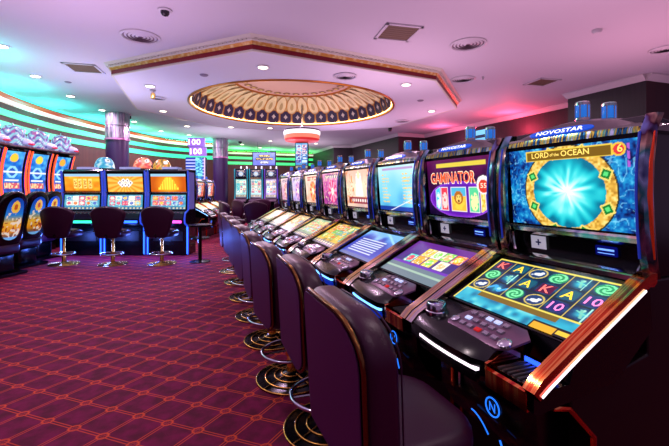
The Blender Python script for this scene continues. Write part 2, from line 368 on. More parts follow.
# ------------------------------------------------------------------ the row slot machine (faces -x, origin on floor)
def console_profile(y):
    b = -.035*(1-(min(abs(y-.05), .33)/.33)**2) if y > -.15 else 0
    if y > -.155: top = [(-.50+b, .60), (-.525+b, .63), (-.525+b, .69), (-.485+b, .722), (-.31, .788)]
    else: top = [(-.50, .59), (-.515, .60), (-.515, .655), (-.49, .662), (-.345, .668)]
    return top + [(-.30, .79), (.06, .982), (.10, .99), (.12, .80), (-.10, .63)]
def make_row_machine(label):
    t = thing('slot_machine', label, 'slot machine')
    MB().prism([(-.21, .03), (-.21, .45), (-.33, .575), (-.33, .62), (.10, .70), (.10, .99), (.40, .99), (.40, .03)], -.355, .355).build('cabinet_base', DARK, t, bevel=.006)
    MB().prism([(-.19, 0), (-.19, .04), (.38, .04), (.38, 0)], -.34, .34).build('plinth', BLACK, t)
    p = [(-.22, .22), (-.36, .30), (-.43, .42), (-.44, .54), (-.40, .61), (-.22, .63)]
    q = [(-.22, .24), (-.32, .32), (-.38, .42), (-.39, .54), (-.36, .60), (-.22, .62)]
    bl = MB().loft([(-.26, q), (-.2, p), (.24, p), (.30, q)]).build('belly_panel', BLACK, t, smooth=40)
    ys = [-.36, -.26, -.156, -.154, -.1, -.04, .02, .08, .14, .20, .26, .32, .36]
    MB().loft([(y, console_profile(y)) for y in ys]).build('console', BLACK, t, smooth=30)
    # front lip light
    def lip(y, dz, dx): b = -.035*(1-(min(abs(y-.05), .33)/.33)**2); return (-.53+b+dx, y, .655+dz)
    yy = [-.13+.385*k/14 for k in range(15)]
    MB().rings([[lip(y, -.0055, 0), lip(y, .0055, 0), lip(y, .0055, .02), lip(y, -.0055, .02)] for y in yy]).build('lip_light', LEDB, t)
    MB().rings([[lip(y, -.05, .004), lip(y, -.016, -.002), lip(y, -.016, .02), lip(y, -.05, .02)] for y in yy]).build('lip_glow', mat('painted fascia glow', (20, 40, 140), .3, emit=(20, 60, 220), es=.45), t)  # LED spill on the dark fascia, painted in as an emissive strip
    # rails on both sides
    path = [(-.525, .665), (-.49, .70), (-.31, .80), (.02, .978), (.07, 1.0), (.10, 1.0)]
    for s, m in ((1, COPPER), (-1, COPPER)):
        MB().bar([(x, s*.362, z) for x, z in path], .05, .055).build('side_rail', m, t, smooth=50)
        MB().bar([(x, s*.3885, z-.012) for x, z in [(-.51, .68), (-.475, .702), (-.31, .795), (.03, .978)]], .004, .009).build('rail_light', LEDP if s < 0 else LEDB, t)
    # coin tray
    tr = MB().box(-.50, -.35, -.335, -.165, .664, .672).box(-.355, -.345, -.335, -.165, .665, .70).build('coin_tray', COPPER, t)
    mb = MB()
    for k in range(7): mb.box(-.495, -.36, -.328+k*.023, -.318+k*.023, .673, .679)
    mb.build('tray_slats', mat('grey metal slats', (140, 135, 140), .3, .8), tr)
    MB().box(-.352, -.358, -.32, -.18, .68, .697).build('tray_light', LEDD, tr)
    MB().prism([(-.53, .60), (-.535, .69), (-.50, .70), (-.35, .775), (-.34, .77), (-.36, .66)], -.168, -.156).build('tray_wall', REDCH, tr)
    MB().prism([(-.53, .60), (-.535, .668), (-.52, .672), (-.52, .60)], -.345, -.16).build('tray_lip', REDCH, tr)
    # jackpot start knob
    MB().lathe([(.055, 0), (.055, .014), (.049, .018), (.049, .048), (.043, .056), (.02, .058)], 28, (-.43, .285, .735)).build('knob', CHROME, t, smooth=40)
    # button plate
    bmx = F((-.398, -.02, .7605), (0, -1, 0), (.16, 0, .063))
    out = [(-.19, -.055), (-.17, -.075), (.13, -.085), (.17, -.06), (.20, .03), (.15, .072), (-.10, .078), (-.15, .065), (-.18, .0)]
    plate = MB().rings([[(x, y, -.004) for x, y in out], [(x, y, .004) for x, y in out], [(x*.97, y*.95, .006) for x, y in out]]).build('button_panel', MAUVE, t, smooth=30, M=bmx)
    rs = random.Random(4)
    lit = mat('lit white button', (225, 230, 245), .2, emit=(170, 190, 245), es=.8); redb = mat('red button', (200, 40, 40), .2, emit=(220, 40, 40), es=.4)
    silver = mat('silver button', (190, 185, 200), .2, .8)
    for r_ in range(3):
        for c_ in range(5):
            bx = -.115+c_*.047+r_*.006; by = .045-r_*.042
            m = redb if (r_, c_) == (2, 2) else lit if (r_ == 0 and c_ in (2, 3)) or (r_, c_) == (1, 0) else silver
            MB().box(bx-.017, bx+.017, by-.012, by+.012, .005, .013, .003).build('button', m, plate, M=bmx)
    MB().lathe([(.028, 0), (.028, .01), (.02, .016), (.005, .017)], 20, (.145, -.045, .004)).build('start_button', silver, plate, smooth=40, M=bmx)
    MB().lathe([(.022, 0), (.022, .01), (.016, .014), (.005, .015)], 20, (-.155, -.035, .004)).build('service_button', silver, plate, smooth=40, M=bmx)
    # bezel around the lower screen
    LM = F((-.1365, 0, .886), (0, -1, 0), (.327, 0, .172))
    MB().box(-.335, .335, -.205, .205, -.004, .002, .002).build('screen_bezel', PANEL, t, M=LM)
    # upper cabinet
    MB().prism([(.165, .99), (.15, 1.15), (.104, 1.60), (.16, 1.66), (.40, 1.62), (.42, .99)], -.34, .34).build('upper_cabinet', BLACK, t, bevel=.006)
    MB().prism([(.06, .985), (.06, 1.005), (.085, 1.018), (.17, 1.018), (.17, .985)], -.345, .345).build('hinge_bar', HOLO, t, smooth=30)
    MB().prism([(.138, 1.115), (.118, 1.13), (.112, 1.15), (.122, 1.16), (.155, 1.16)], -.345, .345).build('screen_sill', HOLO, t, smooth=30)
    for s in (-1, 1):
        MB().tube([(.12, s*.31, 1.02), (.125, s*.325, 1.06), (.115, s*.325, 1.12)], .009).build('chrome_corner', HOLO, t, smooth=40)
    lp = MB().box(-.045, .045, -.034, .034, 0, .003).build('label_plate', LABELW, t, M=F((.149, .185, 1.073), (0, -1, 0), (-.1, 0, 1)))
    MB().box(-.016, .016, -.004, .004, .003, .004).box(-.004, .004, -.016, .016, .003, .004).build('plus_mark', mat('navy ink', (25, 35, 110), .4), lp, M=F((.149, .185, 1.073), (0, -1, 0), (-.1, 0, 1)))
    DM = F((.147, -.165, 1.078), (0, -1, 0), (-.1, 0, 1))
    cd = MB().box(-.048, .048, -.022, .022, -.004, .004, .003).build('credit_display', mat('display glass navy', (10, 12, 50), .15, emit=(12, 20, 110), es=.8), t, M=DM)
    MB().box(-.036, .036, .002, .010, .004, .005).box(-.036, .036, -.012, -.009, .004, .005).build('display_text', mat('blue display glow', (120, 170, 255), emit=(110, 160, 255), es=1.4), cd, M=DM)
    # pillars: chrome frame with coloured light lens
    for s in (-1, 1):
        prof = [(.10, 1.0), (.075, 1.08), (.06, 1.2), (.052, 1.33), (.055, 1.46), (.075, 1.58), (.12, 1.655)]
        rr = []
        for x, z in prof:
            rr.append([(x, s*.335, z), (x-.012, s*.345, z), (x-.012, s*.372, z), (x, s*.381, z), (x+.035, s*.381, z), (x+.035, s*.335, z)])
        MB().rings(rr).build('side_pillar', HOLO2, t, smooth=40)
        MB().tube([(x+.022-.012*math.sin(PI*(z-1.0)/.65), s*.380, z) for x, z in prof[1:-1]], [.005, .010, .012, .010, .005]).build('pillar_lens', DTEAL, t, smooth=50)
        MB().tube([(x-.013, s*.347, z) for x, z in prof[1:-1]], .005).build('pillar_light', BLUEL, t, smooth=50)
    for s in (-1, 1):
        MB().tube([(x+.052-.018*math.sin(PI*(z-1.0)/.655), s*.362, z) for x, z in prof[:-1]], [.006, .014, .018, .019, .018, .014]).build('pillar_tube', REDCH if s < 0 else HOLO, t, smooth=50)
    # crown
    ys = [-.375+.75*k/20 for k in range(21)]
    def top(y): return 1.687-.075*(y/.375)**2
    MB().loft([(y, [(.095, 1.607), (.10, 1.62), (.135+.0*y, top(y)-.012), (.18, top(y)), (.38, top(y)), (.42, 1.61), (.42, 1.585), (.12, 1.585)]) for y in ys]).build('crown', BRONZE, t, smooth=30)
    MB().loft([(y, [(.094, 1.604+.012*(1-(y/.375)**2)), (.088, 1.600), (.084, 1.582), (.10, 1.582)]) for y in ys[1:-1]]).build('crown_strip', FOIL, t, smooth=30)
    SM = F((.108, .035, 1.636), (0, -1, 0), (.35, 0, .6))
    n = 28; oval = [(.17*math.copysign(abs(math.cos(a))**.6, math.cos(a)), .021*math.copysign(abs(math.sin(a))**.8, math.sin(a))) for a in [2*PI*k/n for k in range(n)]]
    sg = MB().rings([[(x, y, -.012) for x, y in oval], [(x, y, .002) for x, y in oval], [(x*.97, y*.8, .005) for x, y in oval]]).build('crown_sign', mat('blue sign plate', (20, 60, 170), .25, emit=(25, 85, 215), es=.8), t, smooth=30, M=SM)
    text_mesh([('NOVOSTAR', 0, 0, .022, .25)], SM, 'sign_lettering', mat('white sign letters', (255, 255, 255), emit=(235, 245, 255), es=1.6), sg, ex=.006)
    # signal lights
    for x, y in ((.21, -.01), (.35, -.045)):
        c = MB().lathe([(.027, 0), (.031, .008), (.031, .026), (.027, .03)], 20, (x, y, 1.675)).build('signal_light', HOLO, t, smooth=40)
        MB().lathe([(.028, .03), (.029, .035), (.029, .086), (.028, .09)], 20, (x, y, 1.675)).build('signal_lens', CANDB, c, smooth=40)
        MB().lathe([(.032, .088), (.032, .102), (.028, .106)], 20, (x, y, 1.675)).build('signal_cap', HOLO, c, smooth=40)
        mb = MB()
        for k in range(6): a = k*PI/3+.3; mb.tube([(x+.031*math.cos(a), y+.031*math.sin(a), 1.70), (x+.031*math.cos(a), y+.031*math.sin(a), 1.77)], .003, 6)
        mb.build('signal_cage', CHROME, c)
    # belly emblem and light
    EM = F((-.443, -.10, .47), (0, -1, 0), (0, 0, 1))
    em = MB().ring(.036, 0, .003, 28).build('emblem', BLUEG, t, smooth=60, M=EM)
    text_mesh([('N', 0, 0, .036, .032)], EM, 'emblem_letter', BLUEG, em, ex=.001)
    MB().tube([(-.443, .02-.014*k, .40-.0011*k*k) for k in range(8)], .003, 6).build('belly_light', BLUEG, t)
    MB().tube([(-.443, -.14-.006*k, .36-.012*k) for k in range(5)], .004, 6).build('belly_light', BLUEG, t)
    b = MB().box(-.447, -.43, .13, .16, .44, .60, .004).build('bill_slot', mat('copper slot', (150, 70, 45), .25, .8), t)
    MB().box(-.449, -.446, .142, .148, .46, .58).build('slot_light', REDL, b)
    MB().box(-.447, -.43, .085, .105, .46, .59, .004).build('bill_slot', CHROME, t)
    for s in (-1, 1):
        MB().tube([(-.40, s*.335, .585), (-.335, s*.345, .575), (-.215, s*.352, .45), (-.215, s*.352, .03)], .012, 8).build('corner_trim', REDCH, t, smooth=40)
    return t
LABELW = mat('white label', (225, 225, 235), .3, emit=(200, 205, 225), es=.35)
DTEAL = mat('dark teal chrome', (40, 90, 100), .15, .9)
REDL = mat('red light lens', (225, 70, 45), .15, .8, emit=(235, 70, 40), es=.1)
BLUEL = mat('blue light lens', (50, 70, 200), .2, emit=(50, 80, 240), es=.15)
BLUEG = mat('blue glow line', (40, 110, 255), .3, emit=(40, 120, 255), es=1.3)
FOIL = holo('patterned foil', [(10, 20, 40), (40, 110, 150), (20, 30, 50), (200, 180, 70), (50, 150, 110), (180, 190, 220)], scale=(4, 40, 4), rough=.2)

UM = F((.112, 0, 1.366), (0, -1, 0), (-.034, 0, .408))
LM = F((-.147, -.018, .888), (0, -1, 0), (.327, 0, .172))
MACH = [
 ('slot machine nearest the camera showing a teal water portal in a gold ring', ocean_top, ocean_reels, 190, 120),
 ('slot machine showing a red and gold title over a lion picture on purple', gam_top, gam_low, 130, 84),
 ('slot machine with a pale blue upper screen of text lines', list_top, list_low, 90, 60),
 ('slot machine with a peach upper screen of a white tower above a red title bar', tower_top, tiles([(90, 110, 60), (200, 160, 50), (230, 200, 90)], [(245, 190, 60), (230, 110, 50), (120, 190, 90), (250, 230, 150), (90, 170, 170)], seed=4), 60, 40),
 ('slot machine with a pink and magenta wheel screen, fifth along the front row', wheel([(120, 40, 120), (200, 90, 160), (235, 160, 200)], (230, 60, 120), (250, 170, 200), (110, 30, 130), 5), tiles([(110, 140, 110), (190, 210, 170)], [(240, 200, 120), (150, 210, 150), (230, 130, 110), (170, 200, 230)], seed=9), 50, 34),
 ('slot machine with a cream and red picture screen, sixth along the front row', wheel([(220, 150, 120), (240, 210, 190), (250, 225, 210)], (220, 70, 60), (250, 200, 120), (190, 50, 60), 8), tiles([(170, 130, 90), (220, 190, 130)], [(240, 180, 100), (230, 140, 90), (250, 230, 170), (150, 170, 190)], seed=13), 44, 30),
 ('slot machine with a lilac and white screen, seventh along the front row', wheel([(140, 110, 190), (200, 180, 230), (240, 220, 240)], (160, 100, 200), (245, 190, 210), (90, 60, 170), 11), tiles([(150, 150, 120), (210, 200, 160)], [(220, 190, 140), (170, 200, 170), (230, 160, 130)], seed=17), 40, 28),
 ('slot machine at the far end of the front row', wheel([(180, 110, 160), (220, 170, 200), (245, 220, 220)], (200, 90, 120), (240, 200, 170), (120, 60, 150), 14), tiles([(160, 140, 110), (220, 200, 160)], [(230, 200, 150), (200, 160, 120), (240, 230, 190)], seed=21), 36, 26)]
proto = make_row_machine(MACH[0][0]); PITCH = .785
row = []
for k, (lab, up, lo, nx, ny) in enumerate(MACH):
    pos = (1.6, 1.30+PITCH*k, 0)
    if k == 0: m = proto; m.location = pos; m['group'] = 'slot machines of the front row'
    else: m = dup(proto, pos, 0, lab)
    row.append(m)
for k, (lab, up, lo, nx, ny) in enumerate(MACH):
    m = row[k]
    s = screen('upper_screen', UM, .665, .395, up, nx, ny, m, SCRH)
    l = screen('lower_screen', LM, .65, .37, lo, nx, ny, m, SCRH)
    if k == 0:
        GT = mat('gold title glow', (255, 220, 90), emit=(255, 225, 110), es=1.2)
        for w_ in (('LORD', -.135, .162, .028, .10), ('of the', -.055, .160, .016, .05), ('OCEAN', .05, .162, .028, .14), ('6', .251, .162, .034, .022)): text_mesh([w_], UM, 'title_word', GT, s)
        cw = .65*.976/6; ch = .37*.685/3; x0 = -.325+.012*.65+cw/2; y0 = -.185+.285*.37+ch/2
        def L(i, j): return (x0+i*cw, y0+j*ch)
        for i, j in ((1, 2), (2, 1), (4, 1)): text_mesh([('A', *L(i, j), .05, .055)], LM, 'reel_letter', mat('yellow letter glow', (250, 220, 60), emit=(250, 220, 60), es=1.1), l)
        for i, j in ((0, 2), (3, 1)): text_mesh([('K', *L(i, j), .05, .05)], LM, 'reel_letter', mat('red letter glow', (250, 120, 110), emit=(250, 120, 110), es=1.1), l)
        for i, j in ((5, 1), (4, 0)): text_mesh([('10', *L(i, j), .048, .062)], LM, 'reel_letter', mat('pink letter glow', (240, 140, 200), emit=(240, 140, 200), es=1.1), l)
    if k == 1:
        text_mesh([('GAMINATOR', -.06, .068, .086, .47)], UM, 'title_outline', mat('pale title glow', (255, 235, 190), emit=(255, 225, 190), es=1.1), s, ex=.0006)
        text_mesh([('GAMINATOR', -.06, .069, .073, .458)], UM, 'title', mat('orange title glow', (240, 110, 50), emit=(238, 80, 35), es=1.15), s, ex=.0012)
        text_mesh([('55', .238, .012, .03, .05)], UM, 'badge_number', mat('pale title glow'), s, ex=.0012)
for o in list(KIDS.get(row[0].name, [])) or []: pass
# the nearest machine has white lights and a red rail on the open side
for o in [o for o in bpy.data.objects if o.parent == row[0]]:
    if o.name.startswith('side_rail') and o.data.vertices[0].co.y < 0 or o.name.startswith('lip_light') or (o.name.startswith('rail_light') and o.data.vertices[0].co.y < 0):
        o.data = o.data.copy(); o.data.materials[0] = REDCH if o.name.startswith('side_rail') else LEDW
        if o.name.startswith('side_rail'): o['label'] = 'red side rail'
    if o.name.startswith('lip_glow'): o.data = o.data.copy(); o.data.materials[0] = BLACK
    if o.name.startswith('pillar_lens') and o.data.vertices[0].co.y < 0: o.data = o.data.copy(); o.data.materials[0] = REDL; o['label'] = 'red pillar lens'

# ------------------------------------------------------------------ padded chairs
def rrect(w, h, r, n=6, taper=0., rb=None):
    pts = []
    for cx, cy, a0, rr in ((w/2-r, h/2-r, 0, r), (-w/2+r, h/2-r, PI/2, r), (-w/2+(rb or r), -h/2+(rb or r), PI, rb or r), (w/2-(rb or r), -h/2+(rb or r), 1.5*PI, rb or r)):
        for k in range(n+1):
            a = a0+k*PI/2/n; x = cx+rr*math.cos(a); y = cy+rr*math.sin(a); pts.append((x*(1+taper*(y/h)), y))
    return pts
def pad(outline, z0, z1, rnd, grow=0.):
    """cushion: outline in 2D, thickness z0..z1, edge rounding rnd -> rings"""
    w = max(p[0] for p in outline); h = max(p[1] for p in outline); out = []
    for k in range(5):
        a = k/4*PI/2; ins = rnd*(1-math.sin(a)); z = z0+rnd*(1-math.cos(a)); out.append([(x*(1-ins/w), y*(1-ins/h), z) for x, y in outline])
    for k in range(5):
        a = (1-k/4)*PI/2; ins = rnd*(1-math.sin(a)); z = z1-rnd*(1-math.cos(a)); out.append([(x*(1-ins/w), y*(1-ins/h), z) for x, y in outline])
    out.append([(x*.6, y*.6, z1+grow) for x, y in outline]); out.append([(x*.2, y*.2, z1+grow*1.3) for x, y in outline])
    return out
def chair_base(t, stem_top=.5):
    b = MB().lathe([(.25, 0), (.25, .008), (.18, .016), (.09, .028), (.045, .05), (.04, .055)], 36).build('base_plate', BLACK, t, smooth=40)
    for r_, z in ((.248, .010), (.185, .020), (.12, .028), (.07, .042)): MB().ring(r_, z, .0055).build('base_ring', GOLD, b, smooth=60)
    mb = MB()
    for k in range(4): a = k*PI/2+.4; mb.tube([(.05*math.cos(a), .05*math.sin(a), .045), (.14*math.cos(a), .14*math.sin(a), .026), (.245*math.cos(a), .245*math.sin(a), .012)], .004, 6)
    mb.build('base_spokes', GOLD, b)
    MB().lathe([(.034, .05), (.034, .20), (.026, .21), (.026, stem_top)], 20).build('stem', GOLD, t, smooth=40)
    MB().lathe([(.045, .17), (.045, .23)], 20).build('stem_collar', GOLD, t, smooth=40)
    f = MB().ring(.19, .20, .012, 40, (-.02, 0)).build('foot_ring', CHROME, t, smooth=60)
    mb = MB()
    for k in range(3): a = k*2*PI/3+1; mb.tube([(.03*math.cos(a), .03*math.sin(a), .20), (-.02+.19*math.cos(a), .19*math.sin(a), .20)], .007, 6)
    mb.build('ring_bracket', CHROME, f)
def make_row_chair(label):
    t = thing('casino_chair', label, 'chair'); chair_base(t, .40)
    MB().box(-.12, .12, -.12, .12, .38, .43, .01).build('seat_mount', BLACK, t)
    so = rrect(.46, .50, .15)
    MB().rings(pad(so, .42, .535, .045, .012)).build('seat', LEATHER2, t, smooth=50, M=Matrix.Translation((.045, 0, 0)))
    w, h = .54, .54
    def bend(p):   # (y, z, depth) -> local, wraps forward at the edges and leans back
        y, z, d = p; zz = z+.708
        return (-.245+d-.06*(zz-.72)+.55*y*y, y, zz)
    ol = rrect(w, h, .165, rb=.07, taper=.06)
    MB().rings([[bend(p) for p in r] for r in pad(ol, -.005, .125, .045, .01)]).build('backrest', LEATHER, t, smooth=50)
    il = [(x*.955, y*.955) for x, y in ol]
    rp = MB().rings([[bend((x, y, d)) for x, y in il] for d in (-.018, -.022)] ,).build('rear_panel', REARP, t, smooth=50)
    MB().tube([bend((x*.985, y*.985, -.010)) for x, y in ol], .0085, 8, closed=True).build('edge_trim', BEAD, t, smooth=60)
    MB().tube([(-.10, 0, .41), (-.15, 0, .41), (-.19, 0, .43), (-.20, 0, .50)], .02).build('back_bracket', BLACK, t, smooth=50)
    MB().tube([bend((x*.93, y*.93, .128)) for x, y in ol], .003, 6, closed=True).build('seam', LEATHER2, t, smooth=60)
    return t
c0 = make_row_chair('purple padded chair nearest the camera, at the machine with the teal portal screen')
c0.location = (.70, 1.26, 0); c0['group'] = 'padded chairs along the front row'
CH_L = ['second purple padded chair from the camera, in front of the lion screen machine', 'third purple padded chair from the camera along the front row', 'fourth purple padded chair from the camera along the front row',
        'fifth purple padded chair from the camera along the front row', 'third purple padded chair from the far end of the front row', 'second purple padded chair from the far end of the front row', 'purple padded chair at the far end of the front row']
for (x, y, a), lab in zip(((.755, 2.03, -2), (.71, 2.66, 3), (.73, 3.40, -2), (.737, 4.10, 2), (.75, 4.85, 0), (.77, 5.70, 2), (.77, 6.5, -2)), CH_L):
    dup(c0, (x, y, 0), R(a), lab)

def make_tub_chair(label):
    t = thing('casino_stool', label, 'chair'); chair_base(t, .50)
    so = rrect(.50, .50, .2)
    MB().rings(pad(so, .50, .62, .05, .012)).build('seat', LEATHER2, t, smooth=50, M=Matrix.Translation((.05, 0, 0)))
    ol = []
    for k in range(13): a = -.25+k/12*(PI+.5); ol.append((.30*math.cos(a), .16+.14*math.sin(a)))
    ol += [(-.27, 0.02), (-.22, -.14), (-.20, -.22), (-.14, -.26), (.14, -.26), (.20, -.22), (.22, -.14), (.27, .02)]
    def bend(p): y, z, d = p; return (-.25+d+.75*y*y-.06*z, y, .76+z)
    MB().rings([[bend(p) for p in r] for r in pad(ol, -.01, .07, .03, .01)]).build('backrest', LEATHER2, t, smooth=50)
    MB().tube([bend((x, y, .03)) for x, y in ol], .008, 8, closed=True).build('edge_trim', LEATHER, t, smooth=60)
    MB().tube([(-.12, 0, .52), (-.22, 0, .51), (-.25, 0, .56)], .02).build('back_bracket', BLACK, t, smooth=50)
    for s in (-1, 1): MB().tube([(-.16, s*.24, .62), (0, s*.27, .63), (.12, s*.25, .60)], .018).build('armrest', BLACK, t, smooth=50)
    return t
VIEWROT = PI/2-TH     # rotates local +x into the view direction
tub = None
TUBS = [(64, 6.9, 0, 'dark round-backed stool in front of the left bank machine with square gold symbols'), (113, 6.9, 3, 'dark round-backed stool in front of the middle machine of the three gold-screen machines'),
        (162, 6.95, -3, 'dark round-backed stool in front of the right bank machine with the yellow pyramid'),
        (256, 9.6, 10, 'large purple round-backed stool beyond the far end of the front row'), (233, 9.3, -60, 'dark stool turned sideways just beyond the far end of the chair row'),
        (229, 10.3, -65, 'dark stool turned sideways, leftmost of those beyond the chair row'), (262, 12.5, 5, 'dark stool before the far teal machines, behind the large purple stool'),
        (283, 11.3, 20, 'dark stool right of the large purple stool, behind the last front row machine'), (243, 11.4, -40, 'dark half-turned stool between the sideways stools and the teal machines')]
for px, t_, a, lab in TUBS:
    x, y = at_depth(px, t_)
    if tub is None: tub = make_tub_chair(lab); tub.location = (x, y, 0); tub.rotation_euler.z = VIEWROT+R(a); tub['group'] = 'round-backed stools'
    else: dup(tub, (x, y, 0), VIEWROT+R(a), lab)

# ------------------------------------------------------------------ bank of three upright machines
def gold_symbols(U, V, a):
    img = ramp(V*.4+vn(U*a, V, 6, 2)*.6, [(220, 110, 20), (245, 165, 40), (255, 205, 70)]); put(img, V > .86, (150, 200, 230))
    for i in range(4):
        uu = .3+i*.14; put(img, (np.abs(U-uu) < .05) & (np.abs(V-.45) < .27), (255, 225, 120)); put(img, (np.abs(U-uu) < .035) & (np.abs(V-.45) < .2) & (vn(U*a, V, 30, i) > .45), (200, 110, 30))
    put(img, V < .06, (120, 50, 10)); return img
def card_burst(U, V, a):
    x = (U-.5)*a; img = ramp(np.abs(np.sin(np.arctan2(V-.5, x)*9))*.7+.2, [(225, 100, 20), (250, 160, 50), (255, 200, 90)]); put(img, V > .86, (150, 200, 230))
    for cx, cy in ((-.3, .5), (-.1, .62), (.12, .62), (.3, .5), (0, .4), (-.18, .38), (.18, .38)): put(img, (np.abs(x-cx)+np.abs(V-cy) < .14), (250, 245, 245)); put(img, (np.abs(x-cx)+np.abs(V-cy) < .05), (90, 60, 70))
    return img
def pyramid(U, V, a):
    x = (U-.5)*a; img = ramp(np.hypot(x, V-.4)*1.2, [(255, 200, 60), (240, 140, 30), (200, 90, 15)]); put(img, V > .86, (150, 200, 230))
    st = np.floor((V-.12)*9)/9; put(img, (V > .12) & (V < .8) & (np.abs(x) < .55-st*.62), (255, 225, 70)); put(img, (V > .12) & (V < .8) & (np.abs(x) < .52-st*.62) & (np.sin(U*90) > .6), (225, 165, 30))
    return img
lowB = lambda s: tiles([(60, 140, 180), (110, 190, 210)], [(245, 200, 90), (235, 120, 60), (140, 210, 220), (250, 240, 225), (90, 120, 200), (230, 90, 120)], 5, 2, s, (70, 110, 150))
def make_upright(label, led):
    t = thing('slot_machine', label, 'slot machine')
    MB().prism([(-.02, .0), (-.02, .62), (-.16, .66), (-.20, .74), (-.17, .86), (.0, .93), (.02, 1.27), (.02, 1.30), (-.02, 1.74), (.04, 1.78), (.45, 1.78), (.45, 0)], -.40, .40).build('cabinet', BLACK, t, bevel=.008)
    for s in (-1, 1):
        MB().bar([(x-.004, s*.415, z) for x, z in ((-.03, .02), (-.03, .60), (-.19, .68), (-.21, .76), (-.17, .88), (-.01, .94), (.01, 1.28), (-.03, 1.75))], .03, .03).build('side_frame', SIDEC, t, smooth=40)
        MB().box(-.054, -.048, s*.405-.010, s*.405+.010, .04, .60).build('edge_light', LEDCY, t)
        MB().box(-.012, .30, s*.418-.004, s*.418+.004, .95, 1.72).build('side_panel', mat('lilac side panel', (150, 140, 200), .3, .3, emit=(90, 100, 200), es=.25), t)
    MB().prism([(-.01, 1.28), (-.03, 1.29), (-.03, 1.31), (.0, 1.32)], -.39, .39).build('divider_bar', HOLO, t)
    dk = MB().prism([(-.20, .76), (-.215, .77), (-.18, .87), (-.02, .93), (.0, .92)], -.37, .37).build('button_deck', mat('deck dark', (40, 40, 55), .2, .5), t)
    for k in range(6): MB().box(-.15+.0, -.11, -.28+k*.08, -.23+k*.08, .885, .905, .004).build('button', mat('silver button'), dk)
    MB().box(-.226, -.212, -.35, .35, .685, .735).build('deck_light', led, t)
    MB().box(-.032, -.018, -.30, .30, .30, .50, .004).build('service_door', DARK, t)
    tp = MB().box(.05, .30, -.16, .16, 1.781, 1.83, .006).build('top_sign', mat('pale top sign', (170, 180, 210), .3, emit=(130, 150, 210), es=.5), t)
    return t
SIDEC = mat('blue lit side frame', (90, 110, 200), .2, .7, emit=(50, 80, 220), es=.7)
LEDCY = mat('cyan blue led', (50, 110, 255), emit=(45, 100, 255), es=3.0); LEDGR = mat('green led', (60, 220, 160), emit=(50, 220, 150), es=2.2); LEDPK = mat('pink led', (255, 90, 200), emit=(250, 80, 190), es=2.2)
BK = [(82.5, gold_symbols, LEDGR, 'upright slot machine with a green-lit deck and square gold symbols on screen'), (125.5, card_burst, LEDCY, 'upright slot machine with white cards on an orange screen, middle of three'),
      (168.5, pyramid, LEDPK, 'upright slot machine with a pink-lit deck and a yellow pyramid on screen')]
BX = F((.0125, 0, 1.497), (0, -1, 0), (-.05, 0, .44)); BX2 = F((-.004, 0, 1.10), (0, -1, 0), (.03, 0, .34))
for px, pt, led, lab in BK:
    x, y = at_depth(px, 7.85); m = make_upright(lab, led); m.location = (x, y, 0); m.rotation_euler.z = VIEWROT; m['group'] = 'bank of three upright machines'
    screen('upper_screen', Matrix.Translation((-.02, 0, 0)) @ BX, .72, .37, pt, 70, 40, m, SCRH)
    screen('lower_screen', Matrix.Translation((-.012, 0, 0)) @ BX2, .72, .30, lowB(int(px)), 60, 34, m, SCRH)

# machines standing back to back with them, only their toppers show
def make_topper_machine(label, pal, eye):
    t = thing('slot_machine', label, 'slot machine')
    MB().box(-.0, .45, -.23, .23, 0, 1.72, .01).build('cabinet', BLACK, t)
    MB().lathe([(.10, 0), (.09, .06), (.06, .08)], 20, (.2, 0, 1.72)).lathe([(.2, .08), (.27, .10), (.27, .16), (.2, .17)], 24, (.2, 0, 1.72)).build('topper_foot', BLACK, t, smooth=40)
    def fn(U, V):
        a = U*2*PI; b = V*PI*.5; return (.2+.14*np.cos(a)*np.cos(b), .25*np.sin(a)*np.cos(b)**.7, 1.87+.30*np.sin(b))
    def pt(U, V):
        img = ramp((np.sin(U*2*PI*7+vn(U, V, 8, 3)*5)+1)/2*.7+vn(U, V, 12, 5)*.3, pal)
        for uu in (.62, .88):
            put(img, np.hypot((U-uu)*2.5, V-.5) < .14, (255, 255, 255)); put(img, np.hypot((U-uu)*2.5, V-.5) < .06, (20, 20, 30))
        put(img, (np.hypot((U-.75)*2, V-.16) < .12), eye); return img
    psurf('topper', fn, pt, 60, 24, SCR, t)
    return t
for px, t_, pal, eye, lab in ((99.5, 9.3, [(230, 240, 250), (80, 190, 220), (40, 120, 200)], (250, 250, 255), 'machine whose blue and white domed topper glows left of the big column'),
                         (139, 9.4, [(230, 60, 70), (250, 120, 90), (255, 230, 200)], (60, 30, 20), 'machine whose red domed topper shows above the middle upright machine'),
                         (158.5, 9.95, [(230, 90, 40), (250, 200, 60), (90, 50, 40)], (255, 255, 255), 'machine whose orange and yellow domed topper shows above the pyramid machine')):
    x, y = at_depth(px, t_); m = make_topper_machine(lab, pal, eye); m.location = (x, y, 0); m.rotation_euler.z = VIEWROT; m['group'] = 'machines behind the upright bank'

